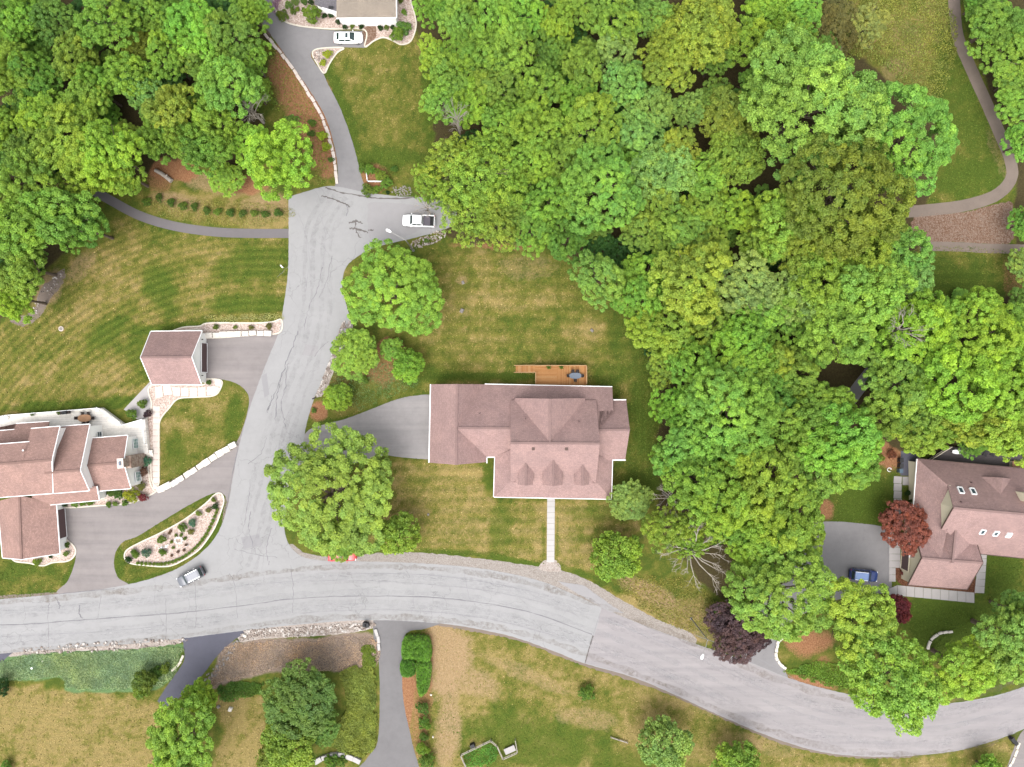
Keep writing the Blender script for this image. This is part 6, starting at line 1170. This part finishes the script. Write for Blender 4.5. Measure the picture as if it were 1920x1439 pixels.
# ---------------------------------------------------------------- vehicles
def paint(name, c, rough=.28, metal=.0):
    m = mat(name, c, rough, .5, metal); m.node_tree.nodes['Principled BSDF'].inputs['Coat Weight'].default_value = .5; return m
TYRE = simple('tyre_rubber', (.018, .018, .018, 1), .9, .2); RIM = mat('alloy_rim', (.5, .5, .52, 1), .35, .5, .8); AUTOGLASS = mat('car_glass', (.02, .035, .035, 1), .05, .6)
LAMPC = mat('lamp_clear', (.75, .77, .8, 1), .15, .6); LAMPR = mat('lamp_red', (.35, .01, .01, 1), .2, .6); PLASTIC = simple('black_plastic', (.015, .015, .016, 1), .6, .2); CHROME = mat('chrome', (.7, .7, .72, 1), .2, .5, 1.0)
def ringmesh(st):
    mb = MB(); n = 10
    for x, w, z0, z1, cr in st:
        for y, z in ((w * .86, z0), (w, z0 + .16), (w, z1 - .20), (w * .955, z1 - .06), (w * .80, z1 + cr * .5), (-w * .80, z1 + cr * .5), (-w * .955, z1 - .06), (-w, z1 - .20), (-w, z0 + .16), (-w * .86, z0)): mb.v.append((x, y, z))
    for i in range(len(st) - 1):
        for j in range(n): mb.f.append((i * n + j, i * n + (j + 1) % n, (i + 1) * n + (j + 1) % n, (i + 1) * n + j))
    mb.f.append(tuple(range(n))[::-1]); mb.f.append(tuple((len(st) - 1) * n + j for j in range(n))); return mb
def car(loc, rz, kind, pm, roof_m, label, name='car', cat='car'):
    o = empty(name, loc, rz); tag(o, label, cat)
    if kind == 'sedan': L, Wd, zb, zr = 4.85, .92, .98, 1.45; cab = (-1.95, -1.35, .35, 1.15, .80, .62)
    elif kind == 'suv': L, Wd, zb, zr = 4.75, .95, 1.10, 1.72; cab = (-2.22, -1.95, .45, 1.10, .86, .70)
    else: L, Wd, zb, zr = 5.4, .98, 1.12, 1.85; cab = (-.75, -.62, .85, 1.42, .88, .74)
    h = L / 2; hood = zb - .02
    st = [(-h, Wd * .80, .45, zb - .28, 0), (-h + .10, Wd * .90, .30, zb - .04, .02), (-h + .5, Wd * .985, .24, zb, .03), (-1.0, Wd, .22, zb, .02), (0, Wd, .22, zb, .02), (1.0, Wd, .22, zb - .02, .03), (h - .9, Wd * .985, .24, hood - .06, .06), (h - .35, Wd * .93, .26, hood - .14, .07), (h - .1, Wd * .82, .32, hood - .24, .04), (h, Wd * .62, .42, hood - .38, 0)]
    if kind == 'pickup':
        st = [(-.8, Wd, .3, zb, .02)] + [s for s in st if s[0] > -.5]
    body = ringmesh(st).build('body', pm, o, smooth=True, bevel=.03)
    x0, x1, x2, x3, wb, wr = cab; zl = zb - .02
    base = [(x0, -wb, zl), (x3, -wb, zl), (x3, wb, zl), (x0, wb, zl)]; top = [(x1, -wr, zr), (x2, -wr, zr), (x2, wr, zr), (x1, wr, zr)]
    fs = [(0, 1, 5, 4), (1, 2, 6, 5), (2, 3, 7, 6), (3, 0, 4, 7)]
    MB().add(base + top, fs + [(0, 3, 2, 1), (4, 5, 6, 7)]).build('cabin', pm, o, bevel=.07)
    rm = MB(); k = .90; rm.add([(x1 + .12, -wr * k, zr + .005), (x2 - .10, -wr * k, zr + .005), (x2 - .10, wr * k, zr + .005), (x1 + .12, wr * k, zr + .005), (x1 + .3, -wr * .7, zr + .045), (x2 - .3, -wr * .7, zr + .045), (x2 - .3, wr * .7, zr + .045), (x1 + .3, wr * .7, zr + .045)], [(0, 1, 5, 4), (1, 2, 6, 5), (2, 3, 7, 6), (3, 0, 4, 7), (4, 5, 6, 7)]).build('roof', roof_m, o, smooth=False, bevel=.02)
    V = [Vector(p) for p in base + top]; ctr = sum(V, Vector()) / 8
    def glass(nm, f, u0, u1, v0, v1):
        a, b, c, d = (V[i] for i in f); nn = (b - a).cross(d - a).normalized()
        nn = nn if nn.dot((a + b + c + d) / 4 - ctr) > 0 else -nn
        pt = lambda u, v: (a.lerp(b, u)).lerp(d.lerp(c, u), v) + nn * .02
        MB().add([pt(u0, v0), pt(u1, v0), pt(u1, v1), pt(u0, v1)], [(0, 1, 2, 3)]).build(nm, AUTOGLASS, o)
    glass('windshield', fs[1], .06, .94, .08, .95); glass('rear_window', fs[3], .10, .90, .15, .92)
    for f in (fs[0], fs[2]):
        cuts = ((.06, .34), (.37, .64), (.67, .90)) if kind == 'suv' else ((.08, .48), (.52, .90))
        for u0, u1 in cuts:
            if f is fs[2]: u0, u1 = 1 - u1, 1 - u0
            glass('side_window', f, u0, u1, .14, .88)
    for x in (h - .88, -h + .95):
        for s in (-1, 1):
            w = empty('wheel', (x, s * (Wd - .13), .34), 0, o); mb = MB()
            prof = [(.20, -.11), (.31, -.115), (.34, -.07), (.34, .07), (.31, .115), (.20, .11)]; n = 20
            for i in range(n):
                a = 2 * math.pi * i / n
                for r_, y in prof: mb.v.append((r_ * math.cos(a), y, r_ * math.sin(a)))
            for i in range(n):
                for j in range(5): mb.f.append((i * 6 + j, i * 6 + j + 1, ((i + 1) % n) * 6 + j + 1, ((i + 1) % n) * 6 + j))
            mb.build('tyre', TYRE, w, smooth=True); MB().tube([(0, -.09, 0), (0, .09, 0)], .21, 16).build('rim', RIM, w)
    for s in (-1, 1):
        MB().box((h - .22, s * Wd * .68, hood - .26), (.22, .38, .12)).build('headlight', LAMPC, o, bevel=.03)
        if kind != 'pickup': MB().box((-h + .13, s * Wd * .72, zb - .18), (.16, .34, .16)).build('tail_light', LAMPR, o, bevel=.03)
        MB().box((x3 - .28, s * (Wd + .10), zb + .06), (.12, .22, .15)).build('mirror', pm, o, bevel=.03)
        for hx in ((x1 + x2) / 2 - .25, (x1 + x2) / 2 + .7): MB().box((hx, s * (Wd + .008), zb - .28), (.18, .03, .03)).build('door_handle', CHROME, o)
    MB().box((h - .02, 0, .42), (.10, Wd * 1.1, .16)).build('front_bumper', PLASTIC if kind != 'sedan' else pm, o, bevel=.03)
    if kind == 'suv':
        for s in (-1, 1): MB().beam((x1 + .1, s * wr * .93, zr + .05), (x2 - .2, s * wr * .93, zr + .05), .07, .05).build('roof_rail', CHROME, o)
        MB().box((-h - .0, 0, .5), (.1, Wd * 1.3, .22)).build('rear_bumper', PLASTIC, o, bevel=.03)
    if kind == 'sedan': MB().box((-.1, 0, zr + .05), (.42, .8, .03)).build('sunroof', AUTOGLASS, o)
    if kind == 'pickup':
        bx0, bx1 = -h, -.72
        MB().box(((bx0 + bx1) / 2, 0, .62), (bx1 - bx0, Wd * 1.72, .06)).build('bed_floor', PLASTIC, o)
        for s in (-1, 1): MB().box(((bx0 + bx1) / 2, s * (Wd - .06), .78), (bx1 - bx0, .12, .7)).build('bed_side', pm, o, bevel=.03)
        MB().box((bx0 + .04, 0, .82), (.08, Wd * 1.8, .6)).build('tailgate', pm, o, bevel=.02)
        MB().box(((bx0 + bx1) / 2 + .25, 0, 1.10), ((bx1 - bx0) * .55, Wd * 1.6, .05)).build('bed_cover', simple('grey_tonneau', alb(120, 114, 124), .7, .1), o)
        MB().box((bx0 - .06, 0, .5), (.14, Wd * 1.7, .18)).build('rear_bumper', CHROME, o)
        for s in (-1, 1): MB().box((bx0 + .02, s * Wd * .88, .95), (.1, .14, .35)).build('tail_light', LAMPR, o)
    return o
WHITEP = paint('white_paint', (.80, .80, .80, 1)); GREYP = paint('grey_paint', (.10, .105, .12, 1), .3, .3); BLUEP = paint('blue_paint', (.012, .03, .13, 1)); REDP = paint('red_paint', (.38, .02, .02, 1))
ROOFG = paint('grey_roof', (.10, .105, .125, 1), .3, .3); ROOFB = paint('blue_roof_sheen', (.16, .24, .45, 1), .2, .2)  # blue car roof: sheen put into the colour, lighter than the body
p = W(653, 71.5, .6); car((p.x, p.y, .02), 0, 'sedan', WHITEP, WHITEP, 'white sedan parked by the gravel bed of the grey-roofed house')
p = W(785, 415, .6); car((p.x, p.y, .03), math.pi + R(-2), 'pickup', WHITEP, WHITEP, 'white pickup truck parked under trees at the street end', 'pickup_truck', 'pickup')
p = W(358.5, 1081, .6); car((p.x, p.y, .025), math.pi + R(27), 'suv', GREYP, ROOFG, 'dark grey sport utility car stopped beside the island bed')
p = W(1618.5, 1078.5, .6); car((p.x, p.y, .018), R(-6), 'suv', BLUEP, ROOFB, 'blue sport utility car parked in the grey driveway')
p = W(642, 1042, .6); car((p.x, p.y, .022), R(1), 'sedan', REDP, REDP, 'red car half hidden under the giant corner tree')

# ---------------------------------------------------------------- street furniture and small things
GALV = simple('galvanised_steel', alb(200, 198, 192), .5, .08, 3, metal=.3); LUM = mat('lamp_housing', (.85, .85, .85, 1), .4, .4)
def street_lamp(bx, by, hx, hy, label, H=9.2):
    b = W(bx, by); o = empty('street_lamp', b); tag(o, label, 'street lamp', 'street lamps')
    h = W(hx, hy, H + .4) - b; d = Vector((h.x, h.y, 0)); u = d.normalized()
    MB().tube([(0, 0, 0), (0, 0, .5), (0, 0, H * .6), (0, 0, H)], [.16, .11, .09, .07], 10).build('pole', GALV, o); MB().tube([(0, 0, 0), (0, 0, .12)], .22, 10).build('base', GALV, o)
    MB().tube([(0, 0, H - .15), u * (d.length * .4) + Vector((0, 0, H + .25)), d + Vector((0, 0, H + .4))], [.055, .05, .045], 8).build('arm', GALV, o)
    a = d + Vector((0, 0, H + .36)); hd = empty('lamp_head', a, math.atan2(u.y, u.x), o)
    poly = [(-.15, -.07), (.15, -.18), (.55, -.2), (.75, -.1), (.75, .1), (.55, .2), (.15, .18), (-.15, .07)]
    MB().prism(poly, 0, .16).build('housing', LUM, hd, bevel=.03); MB().box((.4, 0, -.02), (.45, .26, .06)).build('lens', LAMPC, hd)
    return o
street_lamp(775, 470, 732, 435, 'street lamp reaching over the street end near the white pickup', 8.6)
street_lamp(1296, 1160, 1318, 1228, 'street lamp on the verge arching over the curved road', 10.2)
def mailbox(px, py, rz, label, m=None, twin=False):
    b = W(px, py); o = empty('mailbox', b, rz); tag(o, label, 'mailbox')
    MB().box((0, 0, .5), (.1, .1, 1.0)).build('post', WOOD_RAIL if m is None else m, o)
    n = 8; pr = [(-.11, 0), (.11, 0)] + [(.11 * math.cos(math.pi * k / n), .12 + .11 * math.sin(math.pi * k / n)) for k in range(n + 1)]
    vs = [(-.28, y, 1.0 + z) for y, z in pr] + [(.28, y, 1.0 + z) for y, z in pr]; k = len(pr)
    MB().add(vs, [tuple(range(k)), tuple(range(2 * k - 1, k - 1, -1))] + [(i, (i + 1) % k, k + (i + 1) % k, k + i) for i in range(k)]).build('box', m or DARK, o)
    MB().box((.05, .135, 1.16), (.04, .02, .2)).build('flag', LAMPR, o)
mailbox(592, 747, R(20), 'dark mailbox at the driveway mouth bed'); mailbox(532, 502, R(-50), 'small white roadside post box at the mown lawn corner', TRIM)
def wheelie_bin(px, py, rz, label, m, group=None):
    o = empty('wheelie_bin', W(px, py), rz); tag(o, label, 'bin', group)
    MB().box((0, 0, .5), (.5, .58, .9), 0, 1.15).build('body', m, o); MB().box((0, 0, .98), (.62, .7, .08)).build('lid', m, o, bevel=.02)
    MB().tube([(-.25, -.36, .95), (.25, -.36, .95)], .025, 6).build('handle', m, o)
    for s in (-1, 1): MB().tube([(s * .22, -.3, .12), (s * .28, -.3, .12)], .12, 10).build('wheel', TYRE, o)
wheelie_bin(690, 1170, R(15), 'black wheelie bin at the side driveway corner', DARK); wheelie_bin(685.5, 1168.5, R(0), 'second dark bin beside the river rocks at the driveway corner', PLASTIC)
wheelie_bin(1893, 1383, R(35), 'dark bin at the pale driveway mouth', DARK); wheelie_bin(1898, 1389, R(35), 'black bin behind the other at the pale driveway mouth', PLASTIC)
BLUEBIN = simple('blue_grey_bin', alb(110, 132, 150), .6, .1)
wheelie_bin(1684, 882, R(0), 'blue-grey bin beside the patio of the skylights house', BLUEBIN); wheelie_bin(1685, 872, R(0), 'dark bin beside the patio of the skylights house', DARK); wheelie_bin(1685, 862, R(0), 'dark bin beneath the trees at the patio end', PLASTIC)
hs = empty('garden_hose', W(1667, 881)); tag(hs, 'coiled white garden hose on the mulch by the patio', 'hose')
for k in range(3): MB().tube([(math.cos(a) * (.26 + .05 * k), math.sin(a) * (.26 + .05 * k), .04 + .04 * k) for a in (2 * math.pi * i / 16 for i in range(15))], .02, 5).build('coil', TRIM, hs)
# planters on the decks
POT = simple('dark_pot', alb(90, 78, 66), .7, .15)
def planter(loc, label, col='g'):
    o = empty('potted_plant', loc); tag(o, label, 'plant')
    MB().tube([(0, 0, 0), (0, 0, .3)], [.15, .2], 12).build('pot', POT, o)
    cm = KIND['P'][0][0]; c = bpy.data.objects.new('foliage', cm); COL.objects.link(c); c.parent = o; c.location = (0, 0, .22); c.scale = (.75, .75, .8); c.color = alb(*KC[col], k=1.2)
planter(W(1028.5, 688.5, DZ), 'potted plant on the cedar deck rail side near the stairs'); planter(W(1052, 688.5, DZ), 'potted plant on the cedar deck rail side near the table')
planter(W(64, 776, TZ), 'small dark potted plant on the cream terrace', 'd'); planter(W(114, 774, TZ), 'potted plant beside the black barbecue grill', 'g')
# fenced vegetable plot
FEN = simple('weathered_timber', alb(222, 212, 198), .85, .12, 3)
def fence(pts, label, h=.9, post=1.6, name='fence', rails=2, m=FEN):
    P = [W(*p) for p in pts]; o = empty(name, P[0]); tag(o, label, 'fence')
    for a, b in zip(P, P[1:]):
        n = max(1, round((b - a).length / post))
        for i in range(n + 1): c = a.lerp(b, i / n); MB().box((c.x, c.y, h / 2 + .02), (.1, .1, h + .04)).build('post', m, o, world=True)
        for k in range(rails): z = h * (k + 1) / rails - .05; MB().beam(a + Vector((0, 0, z)), b + Vector((0, 0, z)), .09, .1).build('rail', m, o, world=True)
fence([(876, 1440), (864, 1413), (920, 1386)], 'weathered rail fence round the small vegetable plot'); fence([(921, 1387), (932, 1396), (943, 1420), (970, 1408), (966, 1385)], 'angled timber rail fence beside the pale garden bench')
fence([(1145, 1381), (1160, 1386), (1176, 1391)], 'short low timber rail on the roadside meadow', .5); fence([(687, 318), (690, 342), (718, 342)], 'white corner rail fence in the shrub bed', .7, 1.4, m=TRIM)
bn = empty('garden_bench', W(956, 1404), R(24)); tag(bn, 'pale garden bench slab inside the timber fence', 'bench')
MB().box((0, 0, .45), (1.9, 1.0, .1)).build('seat', M_CONC2, bn, bevel=.04)
for k in (-1, 1): MB().box((k * .7, 0, .2), (.18, .8, .4)).build('leg', M_CONC2, bn)
cover('vegetable_plants', [(868, 1415), (918, 1392), (938, 1425), (900, 1440), (878, 1440)], 3000, .35, .18, (104, 158, 66), 'green vegetables inside the small fenced plot', 15)
cb = empty('compost_bin', W(886, 1396), R(24)); tag(cb, 'dark compost box against the vegetable plot fence', 'bin')
MB().box((0, 0, .35), (.8, .6, .7), 0, .85).build('body', DARK, cb); MB().box((0, 0, .73), (.75, .56, .08)).build('lid', PLASTIC, cb)
mh = empty('well_cover', W(115, 617)); tag(mh, 'round pale well cover in the mown lawn', 'cover')
MB().tube([(0, 0, 0), (0, 0, .12)], .42, 20).build('ring', M_SLAB, mh); MB().tube([(0, 0, .12), (0, 0, .16)], .28, 20).build('lid', M_ROCKG, mh)
sg = empty('yard_sign', W(353, 1023), R(15)); tag(sg, 'small white sign plate at the island bed edge', 'sign')
MB().box((0, 0, .45), (.5, .03, .3)).build('plate', TRIM, sg); MB().box((0, 0, .15), (.04, .04, .3)).build('post', DARK, sg)
bs = empty('garden_ornament', W(308, 1026), R(20)); tag(bs, 'pale blue-white garden ornament lying on the island bed', 'ornament')
for k in range(5): MB().rock((-.8 + .4 * k, .1 * math.sin(k * 2.0), 0), (.45, .4, .22), random.Random(k)).build('stone', LAMPC if k % 2 else M_STONEW, bs)
ln = empty('garden_light', W(67, 1249)); tag(ln, 'white globe garden light in the juniper', 'lamp')
MB().tube([(0, 0, 0), (0, 0, .9)], .03, 6).build('post', GALV, ln); MB().tube([(0, 0, .88), (0, 0, .96), (0, 0, 1.06), (0, 0, 1.12)], [.08, .16, .16, .07], 12).build('globe', LUM, ln)
